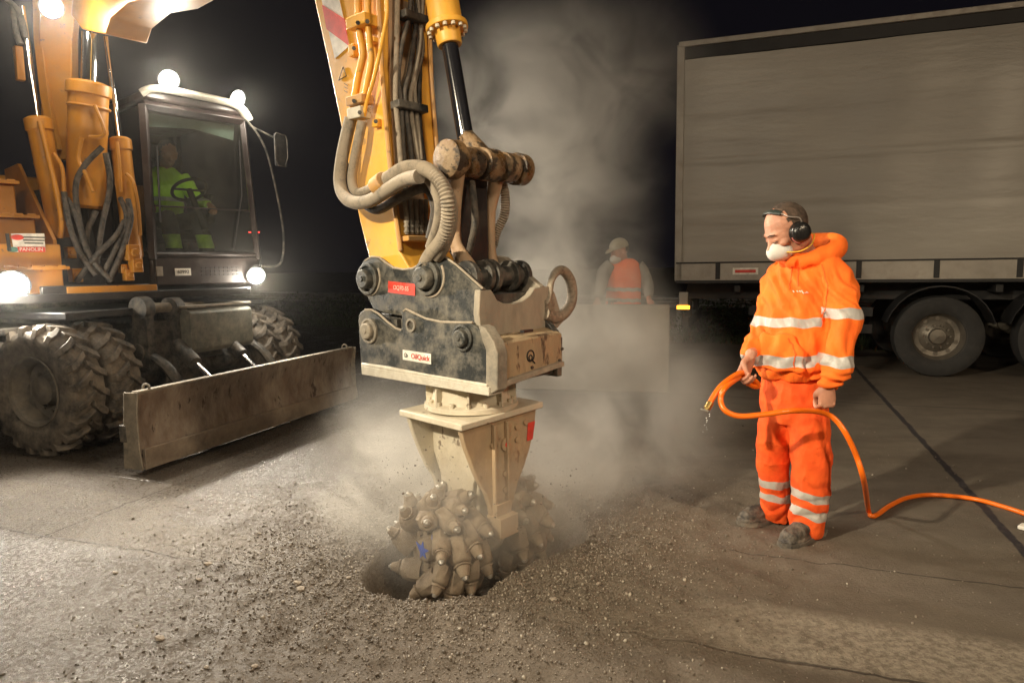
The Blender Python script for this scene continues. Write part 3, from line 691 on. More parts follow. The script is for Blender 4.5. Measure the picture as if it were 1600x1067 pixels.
# --- bucket cylinder
cyl0, cylm = pb(703, 72, .27), pb(727, 213, .27); dcy = (cyl0-cylm).normalized()
bc = build('bucket_cylinder', MB().lathe([(.001, 0), (.058, 0), (.062, .01), (.064, .07), (.064, .075), (.105, .078), (.105, .105), (.082, .108), (.082, 1.30), (.001, 1.30)], cyl0, dcy, 32), M['yel'], exc, bevel=.003)
mb = MB().cyl(cylm-dcy*.02, cyl0+dcy*.02, .042, 28); build('piston_rod', mb, M['blackrod'], bc)
mb = MB()
xx = dcy.cross(AV).normalized(); yy_ = dcy.cross(xx)
for k in range(14):
    a_ = 2*math.pi*k/14; p = cyl0+dcy*.062+(xx*math.cos(a_)+yy_*math.sin(a_))*.090; build('bolt', MB().cyl(p, p+dcy*.02, .0105, 8), M['cream'], bc)
# --- linkage
Kc = pb(697, 248, .02)
lk = build('linkage', MB().lathe([(.001, -.02), (.050, -.02), (.075, -.01), (.088, .0), (.090, .06), (.066, .075), (.062, .10)], Kc, AV, 28), M['grease'], exc)
mb = MB(); mb.cyl(Kc+AV*.02, Kc+AV*.55, .045, 20)
mb.lathe([(.058, .12), (.072, .13), (.072, .20), (.058, .21)], Kc, AV, 24); mb.lathe([(.06, .22), (.078, .23), (.080, .33), (.06, .34)], Kc, AV, 24)
mb.lathe([(.056, .37), (.074, .38), (.074, .46), (.056, .47)], Kc, AV, 24); mb.lathe([(.06, .48), (.082, .49), (.080, .55), (.05, .58), (.001, .58)], Kc, AV, 24)
mb.tube([Kc+AV*.28, cylm], [.060, .044], 18); build('knuckle', mb, M['grease'], lk)
for pts, b_ in (([(713, 252), (712, 275), (711, 330), (713, 382), (729, 418), (737, 434)], .13), ([(775, 256), (774, 278), (766, 330), (765, 385), (766, 415), (772, 436)], .42)):
    w_ = [.062, .052, .030, .033, .055, .066]
    mb = MB().tube([pb(x_, y_, b_) for x_, y_ in pts], w_, 14, ref=AU, ry=[.038, .034, .028, .028, .034, .036], smooth=5); build('link_bar', mb, M['link'], lk)
c = pb(738, 433, .13); mb = MB().cyl(c-AV*.06, c+AV*.36, .05, 20)
for t_ in (-.05, .055, .10, .25, .33): mb.cyl(c+AV*t_, c+AV*(t_+.03), .078 if t_ != .10 else .085, 24)
build('lower_knuckle', mb, M['dark'], lk, bevel=.003)
mb = MB().box(pb(735, 330, .27), (.03, .10, .26), AX); build('link_gap_block', mb, M['black'], lk, bevel=.01)  # black block stands in for the dark gap between the link bars
hose('hydraulic_hose', [(737, 285, .2), (741, 320, .16), (742, 350, .14), (735, 385, .16), (728, 410, .2)], .017, 'hosed', parent=lk)
hose('hydraulic_hose', [(783, 282, .5), (789, 305, .5), (788, 335, .5), (776, 362, .48), (770, 385, .46)], .024, amp=.12, parent=lk)

# --- upper boom
P = [pb(x_, y_, .05) for x_, y_ in ((66, -60), (100, 10), (128, 46), (165, 54), (172, 30), (200, 4), (240, -4), (330, -60), (480, -190), (545, -250), (570, -330), (520, -380), (420, -330), (250, -230), (120, -150))]
boom = build('boom', MB().prism(P, AV*.32), M['orange'], exc, bevel=.01)
mb = MB()
LB = [PX(96, 250, 6.55), PX(94, 160, 6.5), PX(92, 60, 6.4), PX(100, -60, 6.2)]
mb.tube(LB, [.16, .18, .20, .22], 4, ref=AU+AV*.2, ry=[.17]*4); build('lower_boom', mb, M['orange'], exc, bevel=.012, smooth=30)
mb = MB().tube([PX(60, -40, 6.2), PX(62, 60, 6.3), PX(72, 150, 6.35), PX(88, 235, 6.4)], [.05]*4, 4, ref=AU); build('boom_rib', mb, M['orange'], exc, bevel=.006)
def cylinder(p0, p1, p2, r, rr, nm):
    """barrel p0-p1, rod p1-p2"""
    d = (p1-p0).normalized(); L_ = (p1-p0).length
    o = build(nm, MB().lathe([(.001, 0), (r*.8, 0), (r, .03), (r, L_*.60), (r*1.04, L_*.62), (r, L_*.65), (r, L_-.12), (r*1.14, L_-.11), (r*1.14, L_-.02), (r*.8, L_), (.001, L_)], p0, d, 28), M['orange'], exc, bevel=.003)
    build('piston_rod', MB().cyl(p1-d*.02, p2, rr, 20), M['chrome'], o); return o, d
lc, d1 = cylinder(PX(97, 372, 6.05), PX(58, 183, 6.0), PX(34, 10, 5.95), .092, .022, 'boom_cylinder')
rc, d2 = cylinder(PX(210, 405, 6.35), PX(187, 215, 6.35), PX(166, 58, 6.35), .082, .022, 'boom_cylinder')
mc, d3 = cylinder(PX(134, 325, 6.2), PX(139, 128, 6.15), PX(141, 52, 6.1), .155, .062, 'boom_cylinder')
for o, pts, r in ((lc, [(62, 190, 5.9), (72, 230, 5.9), (88, 300, 5.9), (96, 345, 5.9), (94, 372, 5.9)], .022), (lc, [(84, 240, 5.95), (97, 262, 5.95), (100, 300, 5.95)], .016), (rc, [(182, 222, 6.2), (186, 260, 6.2), (188, 300, 6.2)], .018), (rc, [(197, 272, 6.2), (208, 285, 6.2), (216, 325, 6.2), (219, 368, 6.2)], .016), (mc, [(148, 165, 5.95), (160, 195, 5.95), (162, 212, 5.95), (140, 214, 5.95)], .014), (mc, [(128, 215, 5.95), (122, 250, 5.95), (136, 275, 5.95), (146, 300, 5.95)], .018)):
    build('hard_line', MB().tube([PX(*p) for p in pts], [r]*len(pts), 10, smooth=5), M['orange'], o)
build('gland_ring', MB().torus(PX(139, 168, 6.15), d3, .158, .012, 28, 8), M['orange'], mc)
for k, pts in enumerate(([(100, 300, 5.9), (108, 350, 5.9), (125, 395, 5.95), (150, 430, 6.0)], [(160, 230, 6.0), (130, 262, 5.95), (118, 300, 5.95), (130, 380, 6)], [(188, 310, 6.15), (198, 340, 6.1), (185, 380, 6.1), (160, 430, 6.05)], [(200, 312, 6.15), (204, 345, 6.1), (190, 395, 6.1), (170, 440, 6.05)], [(104, 310, 5.95), (120, 340, 5.95), (140, 400, 6.0), (175, 440, 6.05)], [(165, 240, 6.05), (172, 290, 6.05), (160, 350, 6.1), (150, 420, 6.1)], [(40, 60, 5.9), (30, 20, 5.9), (10, 0, 5.9)], [(150, 330, 6.1), (135, 370, 6.05), (140, 420, 6.05)], [(195, 345, 6.1), (180, 370, 6.05), (150, 400, 6.0), (120, 440, 6.0)], [(20, 10, 5.9), (25, 50, 5.9), (32, 70, 5.9)])):
    build('hydraulic_hose', MB().tube([PX(*p) for p in pts], [.024]*len(pts), 10, smooth=6), M['hosed'], exc)
for pts in ([(186, 2, 6), (195, 22, 6), (205, 38, 6), (212, 18, 6), (216, 0, 6)], [(180, 6, 6), (190, 30, 6), (198, 34, 6), (206, 12, 6), (208, 0, 6)]):
    build('hydraulic_hose', MB().tube([PX(*p) for p in pts], [.013]*len(pts), 8, smooth=6), M['hose'], exc)
mb = MB(); mb.box(PX(30, 100, 6.1), (.035, .03, .14), AX); build('bracket', mb, M['orange'], exc, bevel=.006)
# valve block by the right cylinder foot
for (x_, y_, s_) in ((205, 395, .07), (212, 415, .06), (200, 430, .05), (192, 420, .04), (110, 395, .05), (118, 430, .06)):
    mb = MB().box(PX(x_, y_, 6.15), (s_, s_*.7, s_), AX); mb.cyl(PX(x_, y_, 6.15), PX(x_, y_, 6.15)+AU*(s_*1.5), s_*.5, 12); build('valve_block', mb, M['orange'], exc, bevel=.006)
build('boom_foot', MB().box(A(-5.45, -.02, 1.75), (.22, .30, .45), AX, taper=.6), M['black'], exc, bevel=.02)

# --- slewing platform
mb = MB(); mb.box(A(-6.35, .1, 1.235), (1.9, 1.22, .035), AX); mb.box(A(-4.52, -.05, 1.30), (.03, .42, .035), AX)
build('platform', mb, M['black'], exc, bevel=.01)
build('platform_edge', MB().box(A(-4.50, .07, 1.29), (.02, .36, .035), AX), M['orange'], exc, bevel=.005)
build('slew_ring', MB().lathe([(.001, .95), (.62, .95), (.62, 1.0), (.78, 1.02), (.78, 1.18), (.001, 1.18)], V((A(-6.3, .1, 0).x, A(-6.3, .1, 0).y, 0)), UP, 40), M['dark'], exc)
# --- stepped tank box
bR = ab(pa(98, 420, -4.6))[1]
def tier(aF, z0, z1, b1, aB=-6.2): return MB().box(A((aF+aB)/2, (b1-1.28)/2, (z0+z1)/2), ((aF-aB)/2, (b1+1.28)/2, (z1-z0)/2), AX)
tank = build('tank_box', tier(-4.6, 1.27, 1.68, bR), M['orange'], exc, bevel=.012)
mb = tier(-4.85, 1.68, 1.90, bR-.10); mb.join(tier(-5.1, 1.90, 2.2, bR-.16)); mb.join(tier(-5.4, 2.2, 2.38, bR-.28)); build('step_body', mb, M['orange'], tank, bevel=.012)
for aF, z_, b1 in ((-4.83, 1.90, bR-.08), (-5.08, 2.2, bR-.14), (-5.38, 2.38, bR-.26), (-4.57, 1.47, bR+.03)):
    mb = MB().box(A(aF-.07, (b1-1.28)/2, z_+.012), (.12, (b1+1.28)/2, .014), AX)
    for k in range(12): mb.box(A(aF+.04, b1-.06-k*.09, z_+.026), (.012, .03, .010), AX)
    build('step_tread', mb, M['orange'], tank, bevel=.003)
mb = MB().prism([A(-4.72, bR+.01, 1.50), A(-4.72, bR+.01, 1.72), A(-5.40, bR-.02, 2.42), A(-5.9, bR, 2.42), A(-5.9, bR, 1.30), A(-4.72, bR, 1.30)], -AV*.03); build('side_gusset', mb, M['orange'], tank, bevel=.005)
# information sign
s0, s1 = pa(17, 365, -4.59), pa(69, 365, -4.59); s2, s3 = pa(71, 394, -4.59), pa(22, 394, -4.59)
build('info_sign', MB().prism([s0, s1, s2, s3], AU*.004), M['white'], tank)
q = [pa(x_, y_, -4.584) for x_, y_ in ((27, 386), (70, 386), (71, 394), (29, 394))]; build('sign_band', MB().prism(q, AU*.003), M['red'], tank)
build('sign_spot', MB().ell(pa(27, 371, -4.584), (.004, .045, .022), AX), M['red'], tank)
build('sign_spot', MB().ell(pa(20, 390, -4.584), (.004, .04, .02), AX), M['green'], tank)
q = [pa(x_, y_, -4.583) for x_, y_ in ((8, 365), (14, 365), (18, 392), (12, 393))]; build('side_label', MB().prism(q, AU*.003), M['ink'], tank)
text('PANOLIN', .038, pa(49, 390, -4.58), AV, AU, M['white'], tank)
mb = MB()
for k in range(3): mb.box(pa(53, 371+k*4.6, -4.585), (.002, .085-.01*k, .0045), AX)
build('sign_lines', mb, M['ink'], tank)
# engine body behind
mb = MB().box(A(-7.35, .1, 1.85), (.95, 1.2, .58), AX); mb.box(A(-8.0, .1, 1.7), (.35, 1.22, .5), AX); build('engine_hood', mb, M['orange'], exc, bevel=.06)

# --- cab
b0, b1 = .47, 1.58; aC = -4.7; zf = 1.30; zg = 1.60; zt = 3.03; aBk = -6.35
cab = build('cab', MB().box(A((aC+aBk)/2, (b0+b1)/2, 1.45), ((aC-aBk)/2, (b1-b0)/2, .15), AX), M['cabp'], exc, bevel=.03)
mb = MB()
def post(p, q, r, r2=None): mb.tube([p, q], [r, r], 4, ref=AV, ry=[r2 or r]*2)
post(A(aC, b0+.03, 1.55), A(aC-.03, b0+.05, zt-.06), .045, .05); post(A(aC, b1-.03, 1.55), A(aC-.03, b1-.10, zt-.06), .040, .05)
post(A(aBk, b0+.03, 1.55), A(aBk, b0+.05, zt), .07); post(A(aBk, b1-.03, 1.55), A(aBk, b1-.08, zt), .07)
post(A(-5.45, b0+.03, 1.55), A(-5.45, b0+.05, zt), .05); post(A(aC, b0+.03, zg), A(aC, b1-.03, zg), .03, .03); post(A(aC, b0+.03, 2.05), A(aC, b1-.04, 2.05), .010, .010)
post(A(aC-.02, b0+.05, zt-.07), A(aC-.02, b1-.1, zt-.07), .05)
post(A(aC, b0+.02, zg+.02), A(aBk, b0+.02, zg+.02), .045)
build('cab_frame', mb, M['cabp'], cab, bevel=.012, smooth=30)
mb = MB().box(A((aC+aBk)/2, (b0+b1)/2, zt+.02), ((aC-aBk)/2+.02, (b1-b0)/2-.04, .05), AX); build('roof', mb, M['cabp'], cab, bevel=.03)
vis = [A(aC+.02, b0+.02, zt+.02), A(aC+.06, b0+.14, zt+.075), A(aC+.07, (b0+b1)/2, zt+.075), A(aC+.06, b1-.2, zt+.05), A(aC+.02, b1-.06, zt-.06)]
mb = MB().tube(vis, [.035]*5, 10, ref=UP, smooth=5, ry=[.06]*5); build('visor', mb, mat('visor_lit_paint', (.50, .47, .40), .45, 0, .2, DUST, 6, .1), cab)  # visor colour whitened to look lit by the roof lamps
mb = MB().box(A(aBk+.02, (b0+b1)/2, 2.3), (.02, (b1-b0)/2-.05, .7), AX); mb.box(A(-5.95, b0+.02, 2.3), (.40, .018, .70), AX); build('rear_panel', mb, M['black'], cab, bevel=.01)
mb = MB().prism([A(aC+.01, b0+.07, zg+.03), A(aC+.01, b1-.07, zg+.03), A(aC-.02, b1-.13, zt-.12), A(aC-.02, b0+.09, zt-.12)], -AU*.006); build('windscreen', mb, M['glass'], cab, smooth=0)
mb = MB().box(A(-5.08, b0+.03, 2.3), (.34, .004, .66), AX); build('side_window', mb, M['glass'], cab, smooth=0)
mb = MB().prism([A(aC-.10, b0+.1, zt-.12), A(aC-.10, b1-.15, zt-.12), A(aC-.14, b1-.15, zt-.26), A(aC-.14, b0+.55, zt-.20), A(aC-.14, b0+.1, zt-.24)], -AU*.006); build('sun_blind', mb, M['visor'], cab)
mb = MB(); mb.box(A(aC+.012, (b0+b1)/2, 1.44), (.012, (b1-b0)/2-.04, .13), AX)
build('front_panel', mb, M['cabp'], cab, bevel=.01)
mb = MB()
for k in range(9):
    for j_ in range(3): mb.box(A(aC+.026, .95+k*.045, 1.40+j_*.035), (.003, .016, .006), AX)
build('grille_slots', mb, M['ink'], cab)
pn = pa(286, 425, aC+.027); build('number_plate', MB().box(pn, (.003, .075, .035), AX), M['white'], cab); text('60992', .045, pn+AU*.003, AV, AU, M['ink'], cab)
build('latch', MB().box(pa(249, 424, aC+.03), (.01, .03, .045), AX), M['platelight'], cab, bevel=.004)
mb = MB().tube([A(aC+.03, b1-.10, zt-.06), A(aC+.05, b1+.02, zt-.2), A(aC+.06, b1+.12, 2.6), A(aC+.06, b1+.22, 2.1), A(aC+.06, b1+.25, 1.75), A(aC+.04, b1+.20, 1.50), A(aC+.02, b1, 1.48)], [.012]*7, 10, smooth=6); build('hand_rail', mb, M['dark'], cab)
mc_ = pa(438, 235, aC+.1); mb = MB(); mb.box(mc_, (.02, .07, .17), AX); mir = build('mirror', mb, M['black'], cab, bevel=.03)
build('mirror_glass', MB().box(mc_-AU*.022, (.003, .06, .15), AX), M['mirror'], cab)
mb = MB(); pts = [mc_+AU*.02+AV*y_*.072+UP*z_*.17 for y_, z_ in ((-1, -.6), (-1, .8), (-.7, 1), (.8, .9), (1, .6), (1, -.4), (.5, -1), (-.6, -.95), (-1, -.6))]; mb.tube(pts, .006, 8); mb.tube([A(aC+.03, b1-.05, zt-.12), mc_+UP*.1], .010, 8); build('mirror_arm', mb, M['dark'], cab)
mb = MB().tube([A(aC+.03, b1-.3, 1.66), A(aC+.03, b1-.18, 2.2), A(aC+.02, b1-.17, 2.75)], [.008]*3, 8); mb.tube([A(aC+.025, b0+.11, 1.9), A(aC+.01, b0+.13, 2.6)], [.01]*2, 8); build('wiper', mb, M['black'], cab)
# interior
sw = pa(296, 297, -5.02); axw = (AU*-.55+UP*.8).normalized()
build('steering_wheel', MB().torus(sw, axw, .165, .016, 32, 8).tube([sw, sw-axw*.5], .03, 10).tube([sw-AV*.16, sw+AV*.16], .012, 8), M['ink'], cab)
mb = MB().box(A(-5.95, 1.03, 2.28), (.07, .25, .38), AX); mb.box(A(-5.68, 1.03, 1.82), (.26, .25, .07), AX); mb.box(A(-5.98, 1.03, 2.75), (.05, .13, .10), AX); mb.box(A(-5.6, .68, 2.0), (.25, .07, .05), AX); mb.box(A(-5.6, 1.38, 2.0), (.25, .07, .05), AX); build('seat', mb, M['darkcloth'], cab, bevel=.03)
mb = MB().tube([A(-5.35, .68, 2.05), A(-5.28, .68, 2.25)], [.02, .03], 8); mb.tube([A(-5.35, 1.38, 2.05), A(-5.28, 1.38, 2.25)], [.02, .03], 8); build('joystick', mb, M['ink'], cab)
mb = MB()
for x_ in (391, 403): mb.box(pa(x_, 363, -5.0), (.004, .018, .007), AX)
build('indicator', mb, M['redled'], cab)
# lamps (each with its own light)
def lamp(c, to, r, power, size, light=True, parent=exc, mt='wlamp'):
    d = (V(to)-c).normalized(); mb = MB().lathe([(.001, -.09), (r*.7, -.08), (r*1.1, -.02), (r*1.15, .012), (r*1.02, .012), (r*1.0, -.004), (.001, -.004)], c, d, 24); o = build('work_lamp', mb, M['black'], parent, smooth=50)
    build('lamp_lens', MB().lathe([(.001, .002), (r*.98, .002), (r*.9, .010), (.001, .016)], c, d, 24), M[mt], o)
    if light:
        s_ = spot('work_light', c+d*.06, c+d*4, power, size, .8, COOL, .06); s_.parent = exc; s_.location = s_.location-OFF[exc.name]
        pl_ = bpy.data.lights.new('lamp_spill', 'POINT'); pl_.energy = 17; pl_.color = COOL; pl_.shadow_soft_size = r; q_ = bpy.data.objects.new('lamp_spill', pl_); col.objects.link(q_); q_.parent = exc; q_.location = c+d*(r+.06)-OFF[exc.name]
    return o
lamp(A(aC+.08, .72, 3.20), (-0.3, 3.2, .9), .085, 200, 85); lamp(A(aC+.08, 1.38, 3.14), (1.2, 5.2, 1.1), .085, 260, 95)
lamp(pa(400, 431, aC+.08), (-.5, 3.6, .1), .085, 200, 110); lamp(pa(19, 446, -4.48), (-1.6, 2.6, .1), .11, 230, 110)
lamp(PX(80, 12, 5.75), (-.3, 3.0, .8), .08, 520, 80)
# assumed unseen lamp on the underside of the upper boom, above the picture
lamp(A(-1.9, .0, 4.55), (.5, 3.4, .2), .085, 420, 100)
# --- chassis, wheels, blade
def Cc(f, l, z): return V((W0.x, W0.y, 0))+FC*f+LC*l+UP*z
CX = (FC, LC, UP)
def pch(px, py, f): return PL(px, py, Cc(f, 0, 0), FC)
mb = MB().box(Cc(-1.3, 1.23, .80), (1.55, .42, .20), CX); mb.box(Cc(-1.3, 1.23, .58), (1.2, .30, .10), CX); mb.box(Cc(-1.3, 1.23, .98), (.75, .6, .06), CX)
ch = build('chassis', mb, M['dark'], exc, bevel=.02)
for f_ in (0, -2.7): build('axle', MB().cyl(Cc(f_, .2, .52), Cc(f_, 2.3, .52), .11, 18).box(Cc(f_, 1.23, .52), (.2, .25, .2), CX), M['dark'], exc, bevel=.02)
# wheel built at the origin, axis along y
def wheel_meshes():
    R, w = .520, .135
    t = MB().lathe([(.262, -w*.78), (.30, -w*.95), (.40, -w*1.08), (.448, -w*1.04), (.470, -w*.90), (.474, -w*.4), (.474, w*.4), (.470, w*.90), (.448, w*1.04), (.40, w*1.08), (.30, w*.95), (.262, w*.78)], (0, 0, 0), (0, 1, 0), 64, cap=False)
    n = 20
    for s_ in (-1, 1):
        for k in range(n):
            a = 2*math.pi*(k+(.5 if s_ > 0 else 0))/n
            def pt(y_, da, r): return V((r*math.cos(a+da), y_, r*math.sin(a+da)))
            hw = .052; sk = .20
            top = [pt(-.01*s_, -hw*.8+sk, R), pt(-.01*s_, hw*.8+sk, R), pt(w*.55*s_, hw+sk*.28, R+.002), pt(w*.98*s_, hw, R-.012), pt(w*.98*s_, -hw, R-.012), pt(w*.55*s_, -hw+sk*.28, R+.002)]
            bot = [pt(-.01*s_, -hw*1.1+sk, .472), pt(-.01*s_, hw*1.1+sk, .472), pt(w*.55*s_, hw*1.2+sk*.28, .472), pt(w*1.10*s_, hw*1.1, .438), pt(w*1.10*s_, -hw*1.1, .438), pt(w*.55*s_, -hw*1.2+sk*.28, .472)]
            fs = [(0, 1, 2, 3, 4, 5)]+[(i, i+6, (i+1) % 6+6, (i+1) % 6) for i in range(6)]
            if s_ > 0: fs = [f[::-1] for f in fs]
            t.add(top+bot, fs)
    r = MB().lathe([(.262, -.125), (.275, -.13), (.278, -.118), (.258, -.105), (.245, -.06), (.235, .02), (.20, .035), (.13, .03), (.115, -.01), (.11, -.05), (.085, -.065), (.001, -.068)], (0, 0, 0), (0, 1, 0), 48, cap=False)
    r.lathe([(.262, .125), (.278, .13), (.278, .118), (.245, .06), (.235, .02)], (0, 0, 0), (0, 1, 0), 48, cap=False)
    for k in range(10):
        a = 2*math.pi*k/10; p = V((.165*math.cos(a), .03, .165*math.sin(a))); r.cyl(p, p-V((0, .028, 0)), .015, 6)
    for k in range(8):
        a = 2*math.pi*(k+.5)/8; p = V((.205*math.cos(a), .035, .205*math.sin(a))); r.cyl(p+V((0, .01, 0)), p-V((0, .004, 0)), .02, 10)
    return t, r
tm, rm = wheel_meshes()
axr = math.atan2(LC.y, LC.x)-math.pi/2
rim_m = mat('wheel_rim', (.11, .10, .085), .6, .1, .5, (.20, .17, .13), 6, .4, 60, .3)
first = None
for k, (f_, l_) in enumerate(((0, 0), (0, .34), (0, 2.12), (0, 2.46), (-2.7, 0), (-2.7, .34), (-2.7, 2.12), (-2.7, 2.46))):
    if first is None:
        w_ = build('wheel', rm, rim_m); w_.parent = exc; tt_ = build('tyre', tm, M['rubber'], bevel=.005, smooth=35); tt_.parent = w_; first = w_
    else: w_ = dup(first, exc)
    w_.location = Cc(f_, l_, .52)-OFF[exc.name]; w_.rotation_euler = (0, k*.9+.2, axr)
    w_.rotation_mode = 'XYZ'
    w_.rotation_euler = (Matrix.Rotation(axr, 3, 'Z') @ Matrix.Rotation(k*.9+.2, 3, 'Y')).to_euler()
# dozer blade
BL = GP(224, 730, .06); bl0 = BL-V((0, 0, BL.z)); 
def Bp(f, l, z): return bl0+FC*f+LC*l+UP*z
prof = [(0.015, .06), (-.005, .10), (-.03, .2), (-.045, .32), (-.035, .46), (.0, .585), (-.035, .60), (-.075, .585), (-.10, .45), (-.13, .2), (-.12, .06)]
rings = []; Lb = 2.74
for k in range(70):
    q_ = np.array([[k*.35, j_*.8, 0] for j_ in range(len(prof))]); dn_ = fbm(q_, 3, 6)*.007
    rings.append([Bp(f_+d_, Lb*k/69, z_) for (f_, z_), d_ in zip(prof, dn_)])
blade = build('dozer_blade', MB().loft(rings), M['rust'], exc, bevel=.004, smooth=50)
mb = MB().box(Bp(.004, Lb/2, .115), (.014, Lb/2-.01, .075), CX); build('cutting_edge', mb, mat('edge_steel', (.19, .145, .11), .55, .3, .5, (.32, .265, .20), 3, .4, 40, .3), blade, bevel=.005)
for l_ in (-.012, Lb+.012):
    mb = MB().prism([Bp(f_, l_, z_) for f_, z_ in ((.02, .045), (-.0, .2), (.0, .45), (.02, .60), (-.11, .60), (-.14, .30), (-.16, .045))], LC*(.012 if l_ > 0 else -.012)); build('end_plate', mb, M['platelight'], blade, bevel=.004)
    build('lug', MB().torus(Bp(-.04, l_+(.12 if l_ < 1 else -.12), .61), LC, .03, .009, 20, 8), M['platelight'], blade)
mb = MB().box(Bp(-.03, Lb/2, .598), (.03, Lb/2, .008), CX); build('top_rail', mb, M['platelight'], blade, bevel=.004)
mb = MB(); 
for l_ in (.35, 1.0, 1.65, 2.3, 2.8): mb.box(Bp(-.13, l_, .33), (.03, .012, .22), CX)
mb.box(Bp(-.14, Lb/2, .3), (.03, 1.4, .06), CX); build('stiffeners', mb, M['dark'], blade, bevel=.004)
# mounting block, lugs, arms
q0 = pch(292, 482, .42); q1 = pch(388, 474, .42)
lq0 = (q0-V((W0.x, W0.y, 0))).dot(LC); lq1 = (q1-V((W0.x, W0.y, 0))).dot(LC); zt_ = q0.z
mb = MB().prism([Cc(.42, lq0, zt_-.42), Cc(.46, lq0, zt_-.38), Cc(.46, lq0, zt_-.05), Cc(.40, lq0, zt_), Cc(.05, lq0, zt_+.01), Cc(.05, lq0, zt_-.45)], LC*(lq1-lq0)); mt_ = build('blade_mount', mb, mat('mount_paint', (.11, .115, .095), .5, .1, .45, (.27, .25, .20), 5, .3, 60, .3), exc, bevel=.012)
build('cover_top', MB().box(Cc(.24, (lq0+lq1)/2, zt_+.012), (.20, (lq1-lq0)/2+.02, .010), CX), M['platelight'], mt_, bevel=.003)
for px_ in (222, 270):
    c = pch(px_, 482, .25); l_ = (c-V((W0.x, W0.y, 0))).dot(LC); z_ = c.z
    mb = MB().lathe([(.045, -.05), (.105, -.05), (.105, .05), (.045, .05), (.04, 0)], c, LC, 24); mb.box(c-UP*.28, (.09, .045, .26), CX, taper=.9); build('lug', mb, M['dark'], mt_, bevel=.004)
a_, c_ = pch(222, 482, .25), pch(290, 480, .25); build('cross_pin', MB().cyl(a_+LC*.05, c_+LC*.2, .045, 16), M['platelight'], mt_)
for l_ in (.72, 1.95):
    mb = MB().tube([Cc(.22, l_, .74), Cc(.45, l_+.02, .62), Cc(.62, l_+.05, .40), Bp(-.12, l_-.0, .38)], [.05, .055, .055, .045], 8, ref=LC, ry=[.04]*4, smooth=4); mb.cyl(Cc(.22, l_-.06, .74), Cc(.22, l_+.06, .74), .075, 18); mb.cyl(Bp(-.15, l_-.07, .40), Bp(-.15, l_+.07, .40), .055, 16)
    build('blade_arm', mb, M['dark'], exc, bevel=.004, smooth=50)
for l_ in (1.02, 1.62):
    c1, c2 = Cc(.30, l_, .78), Bp(-.13, l_+.1, .25); d = (c2-c1).normalized()
    o = build('blade_cylinder', MB().cyl(c1, c1+d*.30, .062, 18), M['dark'], exc, bevel=.004); build('piston_rod', MB().cyl(c1+d*.28, c2, .028, 16), M['chrome'], o)
# side step and mudguards under the platform
mb = MB().box(Cc(-1.2, .1, .98), (.9, .28, .03), CX); mb.box(Cc(-1.2, 0, .80), (.45, .12, .16), CX); build('side_step', mb, M['dark'], exc, bevel=.01)
mb = MB().box(Cc(-.25, 1.2, 1.10), (.45, 1.15, .03), CX); build('mudguard', mb, M['black'], exc, bevel=.01)

# ---------------------------------------------------------------- drum cutter
TM = Matrix((UT, VT, UP)).transposed().to_4x4(); TM.translation = TC
def Tt(a, b, z): return TC+UT*a+VT*b+UP*(z+.05*b)
TX = (UT, (VT+UP*.05).normalized(), UP)
tool = tag(empty('drum_cutter', TC), 'dusty cream drum cutter with spiked rotating drums sunk into a hole in the concrete', 'drum cutter')
tp0, tp1, tp2 = PX(612, 639, 3.34), PX(718, 666, 3.0), PX(833, 620, 3.36)
mb = MB().box(Tt(0, 0, .735), (.245, .27, .016), TX); top = build('mounting_plate', mb, M['cream'], tool, bevel=.006)
mb = MB().lathe([(.001, .75), (.235, .75), (.235, .775), (.20, .785), (.19, .82), (.19, .86), (.215, .865), (.215, .90), (.001, .90)], TC, UP, 48)
for k in range(16):
    a = 2*math.pi*k/16; d = V((math.cos(a), math.sin(a), 0)); p = TC+d*.212; mb.cyl(p+UP*.775, p+UP*.80, .014, 6); 
    if k % 2 == 0: mb.box(TC+d*.205+UP*.82, (.022, .006, .045), (d, d.cross(UP), UP))
build('rotator_flange', mb, M['cream'], tool, bevel=.002)
def bracketpoly(a):
    pts = [(-.25, .72), (.25, .72), (.235, .62), (.20, .52), (.16, .44), (.115, .37), (.085, .30), (.06, .22), (-.06, .22), (-.075, .30), (-.10, .37), (-.145, .44), (-.18, .52), (-.22, .62)]
    return [Tt(a, b_, z_) for b_, z_ in pts]
fm = mat('bracket_paint', (.47, .34, .205), .6, 0, .5, (.34, .255, .17), 3.5, .3, 50, .18, streak=.5, spots=.1, scol=(.22, .13, .075))
mb = MB().prism(bracketpoly(.215), -UT*.03); br2 = build('bracket', mb, fm, tool, bevel=.006)
mb = MB().prism(bracketpoly(-.19), -UT*.03); build('bracket', mb, M['cream'], tool, bevel=.006)
mb = MB().prism([Tt(a, -.10, z) for a, z in ((-.22, .72), (.20, .72), (.20, .58), (.17, .48), (.12, .40), (.10, .25), (-.12, .25), (-.14, .40), (-.19, .5))], VT*.03); mb.prism([Tt(a, .10, z) for a, z in ((-.22, .72), (.20, .72), (.20, .58), (.12, .40), (.10, .25), (-.12, .25), (-.19, .5))], VT*.03); build('web', mb, M['cream'], tool, bevel=.006)
mb = MB().box(Tt(.228, -.055, .48), (.012, .008, .22), TX); mb.box(Tt(.228, .03, .50), (.012, .008, .20), TX); mb.box(Tt(.225, -.012, .26), (.02, .05, .05), TX); mb.box(Tt(.23, -.01, .20), (.05, .06, .05), TX); build('rib', mb, fm, br2, bevel=.004)
for b_, z_ in ((.105, .655), (.165, .665), (.105, .59), (.02, .44), (.02, .36), (-.06, .60)): build('bolt', MB().cyl(Tt(.214, b_, z_), Tt(.228, b_, z_), .014, 12), fm, br2)
mb = MB().lathe([(.034, 0), (.034, .015), (.022, .016), (.001, .016)], Tt(.214, .03, .585), UT, 20); build('port_ring', mb, fm, br2)
